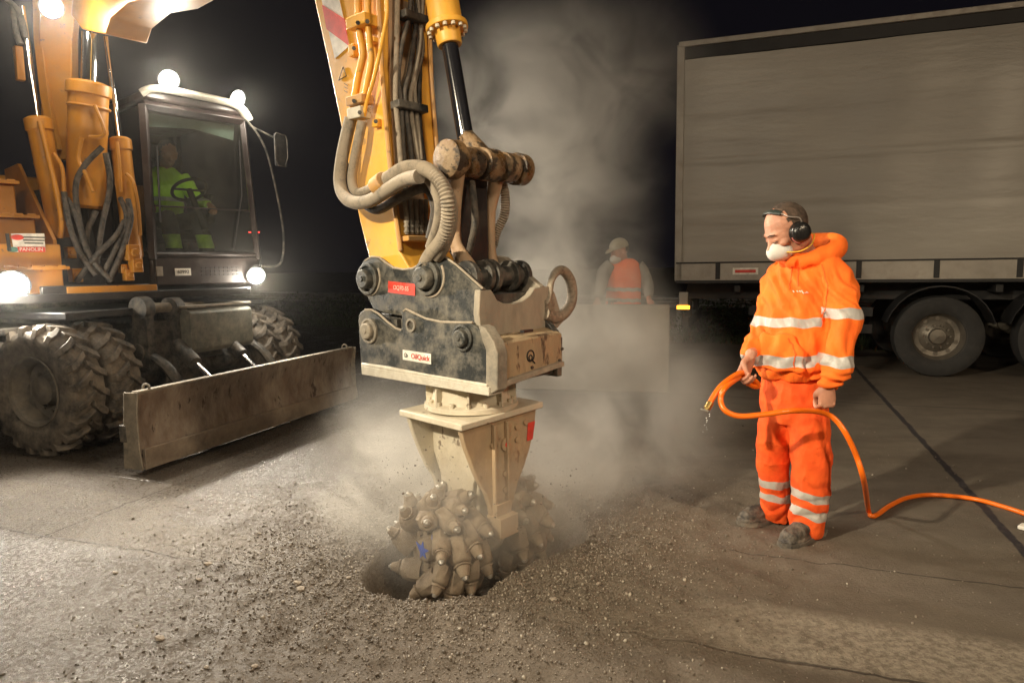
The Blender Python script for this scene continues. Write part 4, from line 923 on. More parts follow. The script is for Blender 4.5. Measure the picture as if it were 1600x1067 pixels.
build('port_plug', MB().cyl(Tt(.225, .03, .585), Tt(.234, .03, .585), .014, 14), M['red'], br2)
q = [Tt(.217, b_, z_) for b_, z_ in ((.185, .655), (.235, .655), (.215, .565), (.175, .565))]; build('red_label', MB().prism(q, UT*.003), M['red'], br2)
mb = MB().box(Tt(0, 0, .42), (.13, .075, .22), TX); mb.lathe([(.13, -.10), (.15, -.09), (.15, .09), (.13, .10)], Tt(0, 0, .12), VT, 28); build('gearbox', mb, M['cream'], tool, bevel=.01)
# drums and picks
hubz = .09
def make_drum(sgn):
    c = TC+VT*(sgn*.10)+UP*hubz; ax = VT*sgn
    mb = MB().lathe([(.15, 0), (.19, .01), (.205, .05), (.20, .12), (.185, .19), (.12, .205), (.115, .20), (.105, .185), (.001, .185)], c, ax, 36)
    o = build('drum', mb, M['pick'], tool)
    mb = MB().lathe([(.001, .225), (.05, .225), (.055, .22), (.058, .19), (.085, .185), (.09, .18)], c, ax, 30)
    for k in range(8):
        a = 2*math.pi*k/8; x1 = ax.cross(UP).normalized(); d = x1*math.cos(a)+UP*math.sin(a); mb.cyl(c+d*.085+ax*.18, c+d*.085+ax*.205, .013, 6)
    h_ = build('hub', mb, M['pick'], o)
    x1 = ax.cross(UP).normalized(); mb = MB()
    pp = []
    for k in range(11):
        a = 2*math.pi*k/11; r = (.052 if k % 2 else .024)*random.uniform(.8, 1.2); pp.append(c+ax*.226+(x1*math.cos(a)+UP*math.sin(a))*r)
    mb.prism(pp, ax*.003)
    mb.prism([c+ax*.188+(x1*math.cos(a)+UP*math.sin(a))*r for a, r in ((2.0, .06), (2.5, .062), (2.8, .09), (2.3, .10), (1.9, .085))], ax*.003)
    if sgn < 0: build('paint_patch', mb, M['blue'], o)
    n = 0
    random.seed(3)
    for ring, (off, cnt, tilt, ph) in enumerate(((.03, 8, -.10, .0), (.09, 8, .10, .42), (.15, 8, .35, .84), (.205, 7, .90, 1.26))):
        for k in range(cnt):
            a = 2*math.pi*k/cnt+ph*.65*1.0
            d = x1*math.cos(a)+UP*math.sin(a); tg = ax.cross(d)*sgn
            rb = .180 if ring < 3 else .150
            p0 = c+ax*off+d*rb
            dr = (d*.62+tg*1.0+ax*tilt).normalized()
            s_ = 1.12 if ring < 3 else 1.02
            mb = MB()
            s_ *= random.uniform(.92, 1.08); p1 = p0+dr*.062*s_; p2 = p0+dr*.092*s_; p3 = p0+dr*.122*s_; p4 = p0+dr*.130*s_
            mb.tube([p0-dr*.03, p0+dr*.01, p1, p1+dr*.012], [.060*s_, .062*s_, .050*s_, .040*s_], 7, ref=tg, ry=[.046*s_, .048*s_, .044*s_, .034*s_])
            mb.tube([p1, p1+dr*.016, p1+dr*.017, p1+dr*.024, p1+dr*.025, p2, p3], [.026*s_, .028*s_, .036*s_, .036*s_, .028*s_, .027*s_, .019*s_], 12)
            mb.tube([p3-dr*.004, p4-dr*.004, p4+dr*.006], [.0165*s_, .014*s_, .008*s_], 10, mi=1)
            mb.v = [tuple(V(v)+V((random.uniform(-1, 1), random.uniform(-1, 1), random.uniform(-1, 1)))*.0022) for v in mb.v]; build('pick', mb, [M['pick'], M['carb']], o, smooth=50)
make_drum(-1); make_drum(1)
# ---------------------------------------------------------------- people
def frame(x, y, z, o): m_ = Matrix((V(x), V(y), V(z))).transposed().to_4x4(); m_.translation = V(o); return m_
def head_mb(Mx, s=1.0, ears=True, neck=None):
    mb = MB()
    mb.ell((-.012, 0, .035), (.098, .077, .092), seg=20, rings=14); mb.ell((.02, 0, .005), (.078, .070, .09)); mb.ell((.032, 0, -.045), (.060, .057, .065))
    mb.ell((.058, 0, -.090), (.028, .030, .022)); mb.ell((.075, 0, .028), (.020, .052, .016)); mb.ell((.0, .045, -.055), (.045, .018, .04)); mb.ell((.0, -.045, -.055), (.045, .018, .04))
    mb.tube([(.085, 0, .02), (.100, 0, -.012), (.110, 0, -.028), (.098, 0, -.040)], [.009, .012, .017, .010], 10, smooth=3)
    for sy in (-1, 1):
        mb.ell((.098, .012*sy, -.033), (.012, .010, .009)); mb.ell((.058, .048*sy, -.018), (.025, .020, .018)); mb.ell((.078, .031*sy, .006), (.014, .015, .011))
        if ears: mb.ell((-.008, .082*sy, -.005), (.022, .008, .034)); mb.ell((-.002, .088*sy, .018), (.014, .006, .012))
    mb.ell((.088, 0, -.063), (.012, .026, .008)); mb.ell((.086, 0, -.074), (.012, .022, .008))
    mb.v = [tuple(V(v)*s) for v in mb.v]; return mb.xf(Mx)
def hand_mb(Mx, curls=(1, 1, 1, 1), thumb=1, s=1.0, spread=0.0):
    """local frame: x out along the fingers, y to the thumb side, z the back of the hand"""
    mb = MB()
    mb.loft([[V((x, yc+w*math.cos(a), zc+t*math.sin(a))) for a in (2*math.pi*k/16 for k in range(16))] for x, yc, zc, w, t in ((-.04, 0, 0, .024, .019), (-.01, 0, 0, .027, .019), (.02, .002, 0, .036, .018), (.055, 0, 0, .041, .016), (.085, 0, .0, .040, .013), (.096, 0, 0, .037, .010))])
    for i, (y_, x0, L_) in enumerate(((.029, .086, (.042, .026, .021)), (.010, .091, (.046, .029, .022)), (-.010, .088, (.043, .027, .021)), (-.029, .080, (.034, .021, .019)))):
        c = curls[i]; ang = 0; p = V((x0-.01, y_, .0)); pts = [p, V((x0, y_, .001))]; p = pts[-1]; r = [.0100, .0100]
        for k_, (l_, da) in enumerate(zip(L_, (65, 82, 45))):
            ang += math.radians(da)*c; p = p+V((math.cos(ang)*l_, spread*(y_)*.3, -math.sin(ang)*l_)); pts.append(p); r.append((.0092, .0083, .0068)[k_])
        if i == 3: r = [q*.88 for q in r]
        mb.tube(pts, r, 10, smooth=3)
        mb.ell(pts[1]+V((0, 0, .002)), (.0105, .0098, .0095)); mb.ell(pts[-1], r[-1])
    if thumb:
        t = thumb; pts = [V((.012, .020, -.006)), V((.035, .040, -.014)), V((.058, .046-.010*t, -.030-.004*t)), V((.078, .038-.02*t, -.044)), V((.092, .026-.03*t, -.050))]
        mb.tube(pts, [.016, .0145, .0115, .0105, .008], 10, smooth=3); mb.ell(pts[-1], .0085)
    mb.v = [tuple(V(v)*s) for v in mb.v]; return mb.xf(Mx)
def ringset(pts, AX1, AX2, seg=24):
    """pts: (centre, r1, r2) -> rings spanned by AX1, AX2"""
    return [[c+AX1*(r1*math.cos(a))+AX2*(r2*math.sin(a)) for a in (2*math.pi*k/seg for k in range(seg))] for c, r1, r2 in pts]
def smooth_rings(pts, n=4):
    C = catmull([p[0] for p in pts], n); R1 = lerpl([p[1] for p in pts], n, 0); R2 = lerpl([p[2] for p in pts], n, 0); return list(zip(C, R1, R2))

# ---- main worker
YW = 3.50
def W(px, py, d=0.0): return PX(px, py, YW+d)
g1 = GP(1250, 856)
wk_root = V((g1.x, YW, 0))
wF = V((-.66, -.75, 0)).normalized(); wL = V((.75, -.66, 0)).normalized()
hf = V((-.88, -.16, -.54)).normalized(); hl = UP.cross(hf).normalized(); hu = hf.cross(hl)
HO = W(1230, 362, -.05); HM = frame(hf, hl, hu, HO)
body = head_mb(HM, 1.12)
body.tube([HO-hu*.06-hf*.035, W(1252, 392, 0), W(1262, 408, .0), W(1260, 440, .0)], [.062, .062, .07, .12], 16, ref=wL, ry=[.062, .062, .07, .09])
# concealed trunk and limbs keep the body one continuous figure
body.loft(ringset([(W(1260, 430, 0), .14, .07), (W(1255, 470, 0), .15, .09), (W(1245, 540, 0), .13, .09), (W(1240, 600, 0), .13, .09), (W(1240, 630, 0), .10, .07)], wL, wF))
wrL = W(1294, 603, -.27); wrR = W(1172, 560, -.12)
body.tube([W(1295, 430, -.10), W(1318, 508, -.20), wrL+UP*.015], [.05, .04, .026], 12); body.tube([W(1215, 440, .12), W(1202, 482, .11), W(1190, 518, .07), W(1181, 540, .0), wrR+UP*.02, wrR], [.05, .045, .038, .030, .027, .026], 12)
# left hand hanging, closed over the hose; right hand gripping two runs of it
lx = (V((-.03, .03, -1))).normalized(); ly = V((-1, -.05, 0)); ly = (ly-lx*ly.dot(lx)).normalized(); lz = V((.0, -1, 0)); lz = (lz-lx*lz.dot(lx)-ly*lz.dot(ly)).normalized()
body.join(hand_mb(frame(lx, ly, lz, wrL-UP*.0), (1, 1, 1, 1.02), 1, 1.08))
rx = V((-.42, -.12, -.88)).normalized(); ry_ = V((-.80, -.40, .42)); ry_ = (ry_-rx*ry_.dot(rx)).normalized(); rz = rx.cross(ry_)
body.join(hand_mb(frame(rx, ry_, rz, wrR), (.85, .85, .88, .92), 1.0, 1.08))
for pts in ([W(1222, 620, .03), W(1212, 720, .10), W(1212, 800, .18)], [W(1260, 620, -.02), W(1268, 725, -.05), W(1260, 830, -.03)]): body.tube(pts, [.07, .05, .04], 12)
me, co, no = remesh(body, .0042, 3)
worker = tag(finish('person', me, co, M['skin'], loc=wk_root), 'worker in orange hooded clothes, ear defenders and dust mask, holding the orange hose', 'person')
def add_nails(o): pass
for sy in (-1, 1):
    mb = MB().tube([HM @ (V(p)*1.12) for p in ((.101, .014*sy, .031), (.098, .032*sy, .036), (.084, .050*sy, .031))], [.0028, .0035, .002], 6, smooth=3); build('eyebrow', mb, M['hair'], worker)
    mb = MB().tube([HM @ (V(p)*1.12) for p in ((.0935, .018*sy, .000), (.0945, .031*sy, -.0035), (.085, .043*sy, .000))], [.0014, .0020, .0014], 6, smooth=3); build('eyelashes', mb, M['ink'], worker)
# hair: close cropped shell
def hair_shell(Mx, s, parent, front=.045, low=-.045, grow=.006):
    mb = MB(); mb.ell((-.012, 0, .035), (.098+grow, .077+grow, .092+grow), seg=40, rings=30)
    keep = []
    for f in mb.f:
        c = sum((V(mb.v[i]) for i in f), V((0, 0, 0)))/len(f); n_ = random.uniform(-.016, .010)
        hairline = c.x < front+n_+(c.z-.035)*.25-.25*max(0, .04-c.z) and c.z > low+n_-.55*min(0, c.x+.03)*0+max(0, c.x+.02)*.7
        if hairline: keep.append(f)
    mb.f = keep; mb.mi = [0]*len(keep); vs = np.array(mb.v); nn = fbm(vs*150, 2, 4); mb.v = [tuple(V(v)*(1+.012*q)*s) for v, q in zip(mb.v, nn)]
    mb.xf(Mx); return build('hair', mb, M['hair'], parent, smooth=180)
hair_shell(HM, 1.12, worker, front=.0, grow=.0012)
def L2(p, s=1.12): return HM @ (V(p)*s)
# dust mask
def mask_mb(Mx, s):
    mb = MB(); rings = []
    for i in range(9):
        t = i/8; r = math.sin(.12+t*1.42); x_ = .125-.055*(1-math.cos(.1+t*1.35)); x_ = .130-.062*t*t-.012*t
        rings.append([V((x_-.012*abs(math.cos(a))*t*t*2.0, .050*r*math.cos(a)*1.05, -.050+.047*r*math.sin(a)+.006*math.sin(a)*t)) for a in (2*math.pi*k/24 for k in range(24))])
    mb.loft(rings, cap=False); mb.f.append(tuple(range(23, -1, -1))); mb.mi.append(0); mb.v = [tuple(V(v)*s) for v in mb.v]; return mb.xf(Mx)
mk = build('dust_mask', mask_mb(HM, 1.12), M['mask'], worker, smooth=80)
sm_ = mk.modifiers.new('t', 'SOLIDIFY'); sm_.thickness = .0025
mb = MB()
mb.tube([L2((.075, .052, -.062)), L2((.03, .075, -.085)), L2((-.03, .070, -.09)), L2((-.085, .035, -.075)), L2((-.10, 0, -.07)), L2((-.085, -.035, -.075)), L2((-.03, -.070, -.09)), L2((.03, -.075, -.085)), L2((.075, -.052, -.062))], .0032, 8, smooth=6, ref=UP)
build('mask_strap', mb, M['strap'], mk)
# ear defenders
em = None
for sy in (-1, 1):
    mb = MB(); c = L2((-.002, .080*sy, -.010)); d = hl*sy
    mb.lathe([(.030, -.012), (.052, -.008), (.054, .004), (.050, .010), (.051, .014), (.047, .030), (.036, .040), (.020, .043), (.001, .043)], c, d, 28)
    mb.torus(c+d*.028, d, .030, .0035, 24, 6)
    em = build('ear_defender', mb, M['muff'], worker)
    build('cup_rim', MB().torus(c+hl*sy*.012, hl, .052, .0035, 30, 6, arc=.5, x0=hf), mat('muff_pink', (.55, .18, .16), .4, 0, 0, bump=0), em)
band_pts = [(-.028, .104, .03), (-.025, .103, .055), (.010, .092, .082), (.026, .070, .110), (.034, .035, .126), (.036, 0, .130), (.034, -.035, .126), (.026, -.070, .110), (.005, -.094, .085), (-.025, -.103, .055), (-.028, -.104, .03)]
mb = MB().tube([L2(p, 1.03) for p in band_pts], .0032, 8, smooth=5, ref=hf); em = build('wire_band', mb, mat('wire_grey', (.4, .35, .32), .35, .6, 0, bump=0), worker)
mb = MB().tube([L2(p, 1.04) for p in band_pts[3:8]], [.012, .017, .018, .017, .012], 12, smooth=5, ref=hf, ry=[.007]*5); build('head_pad', mb, mat('pad_black', (.03, .04, .035), .45, 0, .1, bump=.2), em)

# hoodie
hd = MB()
T_ = smooth_rings([(W(1262, 398, .0), .085, .075), (W(1262, 408, 0), .13, .09), (W(1262, 420, 0), .185, .112), (W(1259, 445, 0), .205, .132), (W(1254, 480, -.005), .198, .138), (W(1247, 520, -.01), .190, .142), (W(1241, 555, -.02), .188, .148), (W(1238, 577, -.02), .186, .146), (W(1239, 590, -.02), .160, .122)])
hd.loft(ringset(T_, wL, wF, 32))
armL = [W(1290, 420, -.08), W(1308, 438, -.13), W(1316, 475, -.18), W(1318, 512, -.21), W(1313, 550, -.24), W(1306, 575, -.26), W(1299, 588, -.265), W(1295, 604, -.27)]
hd.tube(armL, [.075, .082, .079, .074, .072, .070, .050, .037], 20, ref=wL, smooth=5, ry=[.085, .09, .086, .080, .076, .072, .052, .038])
armR = [W(1228, 422, .08), W(1215, 440, .12), W(1202, 482, .11), W(1190, 518, .07), W(1181, 540, .0), W(1175, 552, -.06), W(1171, 561, -.09)]
hd.tube(armR, [.07, .075, .068, .062, .058, .05, .037], 18, smooth=5)
# hood lying round the neck and down the back
loop = [(wF*.115-UP*.055), (wF*.085+wL*.07-UP*.035), (wL*.125-UP*.005-wF*.0), (wL*.105-wF*.085+UP*.030), (-wF*.115+UP*.035), (-wL*.105-wF*.085+UP*.030), (-wL*.125-UP*.005), (wF*.085-wL*.07-UP*.035), (wF*.115-UP*.055)]
hc = W(1262, 392, .0)
hd.tube([hc+p for p in loop], [.036, .042, .048, .055, .06, .055, .048, .042, .036], 14, smooth=5, ref=UP)
hd.ell(hc-wF*.150-UP*.065+wL*.01, (.065, .11, .065), (wF, wL, UP)); hd.ell(hc-wF*.125+UP*.015, (.035, .08, .04), (wF, wL, UP))
# kangaroo pocket and hem
hd.loft(ringset([(W(1231, 520, -.02)+wF*.118, .075, .022), (W(1229, 550, -.03)+wF*.122, .12, .03), (W(1229, 572, -.03)+wF*.118, .125, .03)], wL, wF, 20))
def wrinkle(co, no, amp, seed, sc=(9, 9, 4), ridge=True, extra=None):
    p = co*np.array(sc); n1 = fbm(p, 3, seed); n2 = 1-np.abs(fbm(p*1.7+3.1, 3, seed+5))**.65; n3 = 1-np.abs(fbm(p*np.array((3.6, 3.6, 5.))+7, 2, seed+9))**.6; d = amp*(n1*.6+(n2-.4)*1.2+(n3-.4)*.18)
    if extra is not None: d = d+extra
    return co+no*d[:, None]
me, co, no = remesh(hd, .0055, 4)
zz = co[:, 2]; wl_ = (co-np.array(W(1245, 500, 0)))@np.array(wL); wf_ = (co-np.array(W(1245, 500, 0)))@np.array(wF)
# diagonal pull folds from the shoulders, bunching at cuff and hem
ax1 = wl_*1.0+zz*.55; fold = np.abs(np.sin(ax1*42+2.2*fbm(co*5, 2, 8)))**2.2
mask_ = sstep(.8, 1.35, zz)*.8+.25
cuff = np.exp(-((zz-W(1300, 583).z)/.045)**2)*(wl_ > .12)
hem = np.exp(-((zz-W(1240, 575).z)/.035)**2)*(wl_ < .14)
ax2 = wl_*.9-zz*.35; fold2 = np.abs(np.sin(ax2*26+2.5*fbm(co*3.5, 2, 14)))**1.8
extra = .016*(fold-.45)*mask_*sstep(-.10, -.03, wf_)+.012*(fold2-.5)*sstep(1.45, 1.2, zz)+.010*np.sin(zz*150+4*fbm(co*9, 2, 4))*cuff+.005*np.abs(np.sin(wl_*70+2*fbm(co*6, 2, 1)))*hem
calm = 1-.72*sstep(1.36, 1.46, zz); co2 = co+(wrinkle(co, no, .0085, 21, (5.5, 5.5, 3.6), extra=extra)-co)*calm[:, None]
def band_attr(co, defs):
    d = np.ones(len(co))
    for cx, z0, kx, hw, lo, hi in defs:   # centre x, height, slope, half width, x range
        s_ = np.abs(co[:, 2]-(z0+kx*(co[:, 0]-cx)+.004*np.sin(co[:, 0]*60)))-hw
        s_ = np.where((co[:, 0] > lo) & (co[:, 0] < hi), s_, 1.0); d = np.minimum(d, s_)
    return d
xs = lambda px, d=0.: W(px, 500, d).x
xa = xs(1287, -.22)
isL = np.zeros(len(co), bool); ap = np.array([tuple(p) for p in catmull(armL, 6)]); dmin = np.full(len(co), 9.)
for p in ap: dmin = np.minimum(dmin, np.linalg.norm(co-p, axis=1))
isL = (dmin < .098) & (wl_ > .06) & (zz < W(1300, 440).z)
ap = np.array([tuple(p) for p in catmull(armR[2:], 6)]); dmR = np.full(len(co), 9.)
for p in ap: dmR = np.minimum(dmR, np.linalg.norm(co-p, axis=1))
isR = (dmR < .078) & (wl_ < -.10) & (wf_ < .02+.0*zz)
bt = band_attr(co, [(W(1240, 503, -.1).x, W(1240, 504, -.1).z, .03, .023, -9, 9), (W(1240, 562, -.1).x, W(1240, 562, -.1).z, .02, .027, -9, 9)])
bl = band_attr(co, [(xs(1312, -.2), W(1312, 490, -.25).z, -.03, .025, -9, 9), (xs(1312, -.2), W(1310, 565, -.28).z, -.05, .027, -9, 9)])
bR = band_attr(co, [(xs(1185), W(1185, 526, .05).z, .0, .024, -9, 9)])
ba = np.where(isL, bl, np.where(isR, bR, bt))
hood = finish('hoodie', me, co2, M['hivis'], worker, attr={'band': ba})
# draw cords, pocket welt and small pale chest print
def on_hood(px, py, up=.002):
    # nearest hood surface along the sight line
    d = ray(px, py).normalized(); q = (co2-np.array(CP)); t = q@np.array(d); dist = np.linalg.norm(q-np.outer(t, np.array(d)), axis=1); c_ = np.where(dist < .006)[0]
    if len(c_) == 0: c_ = np.argsort(dist)[:3]
    i = c_[np.argmin(t[c_])]; return V(co2[i])-d*up
def seam(name, pts, r, mt):
    P_ = [on_hood(*p) for p in catmull2(pts, 5)]; build(name, MB().tube(P_, [r]*len(P_), 6), mt, hood)
def catmull2(P, n): return [(v.x, v.y) for v in catmull([V((p[0], p[1], 0)) for p in P], n)]
cordm = mat('seam_orange', (.80, .12, .01), .8, 0, 0, bump=0)
seam('pocket_seam', [(1233, 528), (1240, 545), (1243, 560), (1240, 576)], .0028, cordm)
seam('sleeve_seam', [(1283, 412), (1291, 440), (1290, 470), (1286, 500)], .0022, cordm)
for pts in ([(1236, 418), (1234, 436), (1235, 452)], [(1246, 418), (1247, 432), (1245, 446)]): seam('draw_cord', pts, .0028, cordm)
pr_ = mat('print_pink', (.85, .62, .50), .7, 0, 0, bump=0)
for k_ in range(7):
    x_ = 1240+k_*3.6; P_ = [on_hood(x_, 454+.35*k_, .003), on_hood(x_+2.2, 455.4+.35*k_, .003)]; build('chest_print', MB().tube(P_, [.003, .003], 6), pr_, hood)
cp = W(1252, 457, 0)+wF*.142+wL*.02
# trousers
tr = MB()
tr.loft(ringset(smooth_rings([(W(1240, 583, -.01), .150, .112), (W(1240, 610, -.01), .168, .125), (W(1240, 640, 0), .172, .128), (W(1240, 658, 0), .15, .11)]), wL, wF, 28))
legR = [W(1220, 635, .05), W(1211, 675, .07), W(1208, 720, .10), (W(1212, 765, .14)), W(1213, 790, .18), W(1209, 806, .20)]
legL = [W(1260, 635, -.05), W(1264, 675, -.06), W(1267, 720, -.06), W(1267, 770, -.04), W(1262, 805, -.02), W(1258, 832, -.01)]
tr.tube(legR, [.092, .090, .084, .072, .080, .076], 22, ref=wL, smooth=5, ry=[.11, .10, .095, .088, .09, .085])
tr.tube(legL, [.098, .100, .100, .092, .088, .078], 22, ref=wL, smooth=5, ry=[.115, .11, .105, .095, .092, .09])
me, co, no = remesh(tr, .0065, 4)
zz = co[:, 2]; low = 1-sstep(.10, .42, zz)
extra = .010*(np.abs(np.sin(zz*34+3*fbm(co*5, 2, 3)))-.5)*low+.006*(np.abs(np.sin((co[:, 0]*1.2+zz*.7)*30+2*fbm(co*4, 2, 9)))**2-.4)
near_l = (co[:, 1] < (YW+.045)) | (co[:, 0] > W(1240, 770).x)
b1_ = band_attr(co, [(W(1264, 776, -.1).x, W(1264, 776, -.1).z, -.20, .023, -9, 9), (W(1260, 802, -.1).x, W(1260, 802, -.1).z, -.28, .025, -9, 9)])
b2_ = band_attr(co, [(W(1212, 758, .05).x, W(1212, 758, .05).z, .0, .023, -9, 9), (W(1212, 781, .05).x, W(1212, 781, .05).z, -.1, .019, -9, 9)])
split = W(1236, 770).x
ba = np.where(zz > .62, 1.0, np.where(co[:, 0] > split, b1_, b2_))
finish('trousers', me, wrinkle(co, no, .0065, 33, (7, 7, 5), extra=extra), M['hivist'], worker, attr={'band': ba})
def boot_mb(heel, fwd, s=1.0):
    f = V(fwd).normalized(); l = UP.cross(f); mb = MB(); prof = ((-.075, .030, .05, .045), (-.06, .038, .062, .055), (0, .040, .07, .062), (.06, .042, .066, .055), (.12, .048, .055, .042), (.17, .050, .048, .036), (.205, .042, .042, .032), (.222, .025, .034, .022))
    rings = []
    for x_, w_, zc, h_ in prof: rings.append([heel+f*(x_*s)+l*(w_*s*math.cos(a))+UP*((zc+h_*math.sin(a))*s) for a in (2*math.pi*k/16 for k in range(16))])
    mb.loft(rings); mb.tube([heel+UP*.06*s-f*.01, heel+UP*.20*s-f*.015], [.05*s, .055*s], 14)
    sole = [(-.085, .03), (-.06, .042), (0, .042), (.08, .046), (.14, .056), (.19, .052), (.225, .036), (.238, .0)]
    pl = [heel+f*(x_*s)+l*(w_*s)+UP*.006 for x_, w_ in sole]+[heel+f*(x_*s)-l*(w_*s)+UP*.006 for x_, w_ in sole[-2::-1]]
    mb.prism(pl, UP*.026*s)
    return mb
for heel, fw in ((V((W(1264, 840).x, YW-.02, 0)), (-.82, -.57, 0)), (V((W(1216, 815, .2).x, YW+.22, 0)), (-.96, -.28, 0))):
    me, co, no = remesh(boot_mb(heel+UP*.004, fw, 1.04), .006, 3); bo = finish('boot', me, wrinkle(co, no, .003, 5, (20, 20, 20)), M['boot'], worker)
    f_ = V(fw).normalized(); l_ = UP.cross(f_); so = [(-.092, .034), (-.06, .047), (0, .047), (.08, .051), (.14, .061), (.19, .057), (.23, .040), (.246, .0)]; so = [(a*1.04, b_*1.04) for a, b_ in so]
    build('sole', MB().prism([heel+f_*x_+l_*w_+UP*.003 for x_, w_ in so]+[heel+f_*x_-l_*w_+UP*.003 for x_, w_ in so[-2::-1]], UP*.022), M['rubber'], bo)

# ---- orange hose
gR = wrR+rx*.092-rz*.030; gR2 = wrR+rx*.114-rz*.026
hz = [W(1107, 634, -.32), W(1117, 616, -.30), W(1131, 599, -.27), gR+ry_*.05, gR, gR-ry_*.06, (gR+gR2)/2-ry_*.095-UP*.004, gR2-ry_*.062-UP*.006, gR2-UP*.004, gR2+ry_*.045-UP*.004, W(1133, 606, -.30), W(1126, 624, -.32), W(1133, 641, -.35), W(1155, 650, -.36), W(1190, 648, -.36), W(1235, 642, -.35), W(1270, 642, -.28), W(1292, 647, -.233), W(1307, 657, -.235), W(1322, 678, -.26), W(1338, 712, -.25), W(1350, 752, -.22)]
lift = [GP(1357, 797, .02), GP(1362, 806, .014), GP(1372, 803, .014), GP(1392, 789, .014), GP(1420, 777, .014), GP(1460, 773, .014), GP(1520, 779, .014), GP(1570, 792, .014), GP(1640, 815, .014), GP(1760, 850, .014)]
mb = MB().tube(hz+lift, [.0135]*(len(hz)+len(lift)), 14, smooth=8)
hs = tag(build('hose', mb, M['hoseor'], smooth=180, loc=GP(1362, 806)), 'orange rubber hose looping through the workers hands and trailing off across the road', 'hose')
d = (hz[0]-hz[1]).normalized(); mb = MB().cyl(hz[0]-d*.02, hz[0]+d*.016, .0165, 16); mb.cyl(hz[0]+d*.016, hz[0]+d*.028, .012, 12); nz = build('coupling', mb, M['brass'], hs); 
build('lever', MB().box(hz[0]+d*.02+V((-.012, -.01, .0)), (.018, .004, .004), (V((1, 0, -.3)).normalized(), V((0, 1, 0)), V((.3, 0, 1)).normalized())), M['carb'], hs)
mb = MB()
for k in range(9): mb.ell(hz[0]+d*.03+V((random.uniform(-.015, .02), random.uniform(-.01, .01), -.012-k*.011)), .0028 if k < 4 else .0018, seg=8, rings=6)
tag(build('water_drips', mb, M['water']), 'water drops falling from the open end of the orange hose', 'water', kind='stuff')

# ---- man behind the barrier
YB = 8.25
def B(px, py, d=0.0): return PX(px, py, YB+d)
bF = V((-.85, -.52, 0)).normalized(); bLf = UP.cross(bF)
hfb = V((-.86, -.42, -.28)).normalized(); hlb = UP.cross(hfb).normalized(); hub = hfb.cross(hlb)
HB = frame(hfb, hlb, hub, B(968, 394, -.03))
mb = head_mb(HB, 1.14); mb.tube([B(972, 400), B(976, 415), B(976, 430)], [.06, .065, .10], 14)
mb.loft(ringset([(B(976, 425), .15, .08), (B(974, 460), .16, .10), (B(972, 520), .15, .1), (B(972, 560), .12, .1)], V((1, -.2, 0)).normalized(), V((.2, 1, 0)).normalized()))
bl_, br_ = B(933, 470, -.28), B(1014, 468, -.22)
mb.tube([B(948, 420), B(938, 448, -.1), bl_], [.05, .04, .026], 12); mb.tube([B(1000, 420), B(1012, 448, -.05), br_], [.05, .04, .026], 12)
for p, dx in ((bl_, V((-.3, -.6, -.6))), (br_, V((.1, -.8, -.5)))):
    x_ = dx.normalized(); z_ = UP-x_*UP.dot(x_); z_.normalize(); mb.join(hand_mb(frame(x_, z_.cross(x_), z_, p), (.5, .5, .5, .5), .4, 1.05))
for dx in (-.1, .1): mb.tube([V((B(972, 500).x+dx, YB, .9)), V((B(972, 500).x+dx, YB+.02, .5)), V((B(972, 500).x+dx, YB, .08))], [.08, .055, .045], 12)
me, co, no = remesh(mb, .008, 2)
man = tag(finish('person', me, co, M['skin'], loc=V((B(972, 500).x, YB, 0))), 'man in orange vest, pale cap and dust mask leaning on the concrete barrier', 'person')
hair_shell(HB, 1.13, man, front=-.02)
mb = MB(); mb.ell((-.008, 0, .060), (.104, .090, .085), seg=24, rings=16); mb.f = [f for f in mb.f if sum(mb.v[i][2] for i in f)/4 > .045]; mb.mi = [0]*len(mb.f)
mb.prism([V((.07, -.065, .052)), V((.12, -.05, .040)), V((.16, -.02, .030)), (.165, .0, .029), V((.16, .02, .030)), V((.12, .05, .040)), V((.07, .065, .052))], (0, 0, .008)); mb.v = [tuple(V(v)*1.16) for v in mb.v]; mb.xf(HB); build('cap', mb, M['khaki'], man, smooth=60)
k_ = build('dust_mask', mask_mb(HB, 1.2), M['mask'], man, smooth=80)
vs = MB().loft(ringset(smooth_rings([(B(975, 404), .09, .07), (B(975, 412), .18, .10), (B(974, 432), .215, .135), (B(974, 452), .215, .14), (B(974, 480), .21, .145), (B(974, 520), .21, .14)]), V((1, -.25, 0)).normalized(), V((.25, 1, 0)).normalized(), 28))
me, co, no = remesh(vs, .012, 3)
ba = band_attr(co, [(0, B(974, 449, -.1).z, -.02, .022, -99, 99), (0, B(974, 464, -.1).z, -.03, .022, -99, 99)])
finish('vest', me, wrinkle(co, no, .006, 3, (6, 6, 3)), cloth_band('vest_orange', (.95, .16, .03), (1, .22, .05)), man, attr={'band': ba})
sh = MB(); sh.tube([B(955, 414), B(945, 425, -.02), B(938, 448, -.1), B(933, 466, -.26)], [.08, .085, .07, .045], 16, smooth=4); sh.tube([B(996, 414), B(1004, 425, 0), B(1012, 448, -.06), B(1014, 464, -.2)], [.08, .085, .07, .045], 16, smooth=4)
sh.loft(ringset([(B(975, 402), .075, .065), (B(975, 412), .14, .09), (B(974, 440), .19, .11), (B(974, 520), .19, .12)], V((1, -.25, 0)).normalized(), V((.25, 1, 0)).normalized(), 24))
me, co, no = remesh(sh, .012, 3); finish('shirt', me, wrinkle(co, no, .006, 9, (8, 8, 6)), M['grey'], man)
tr = MB(); tr.loft(ringset([(V((man.location.x, YB, 1.02)), .18, .13), (V((man.location.x, YB, .85)), .18, .13), (V((man.location.x, YB, .75)), .15, .11)], V((1, 0, 0)), V((0, 1, 0))))
for dx in (-.1, .1): tr.tube([V((man.location.x+dx, YB, .85)), V((man.location.x+dx, YB, .10))], [.10, .07], 14)
build('trousers', tr, M['darkcloth'], man)
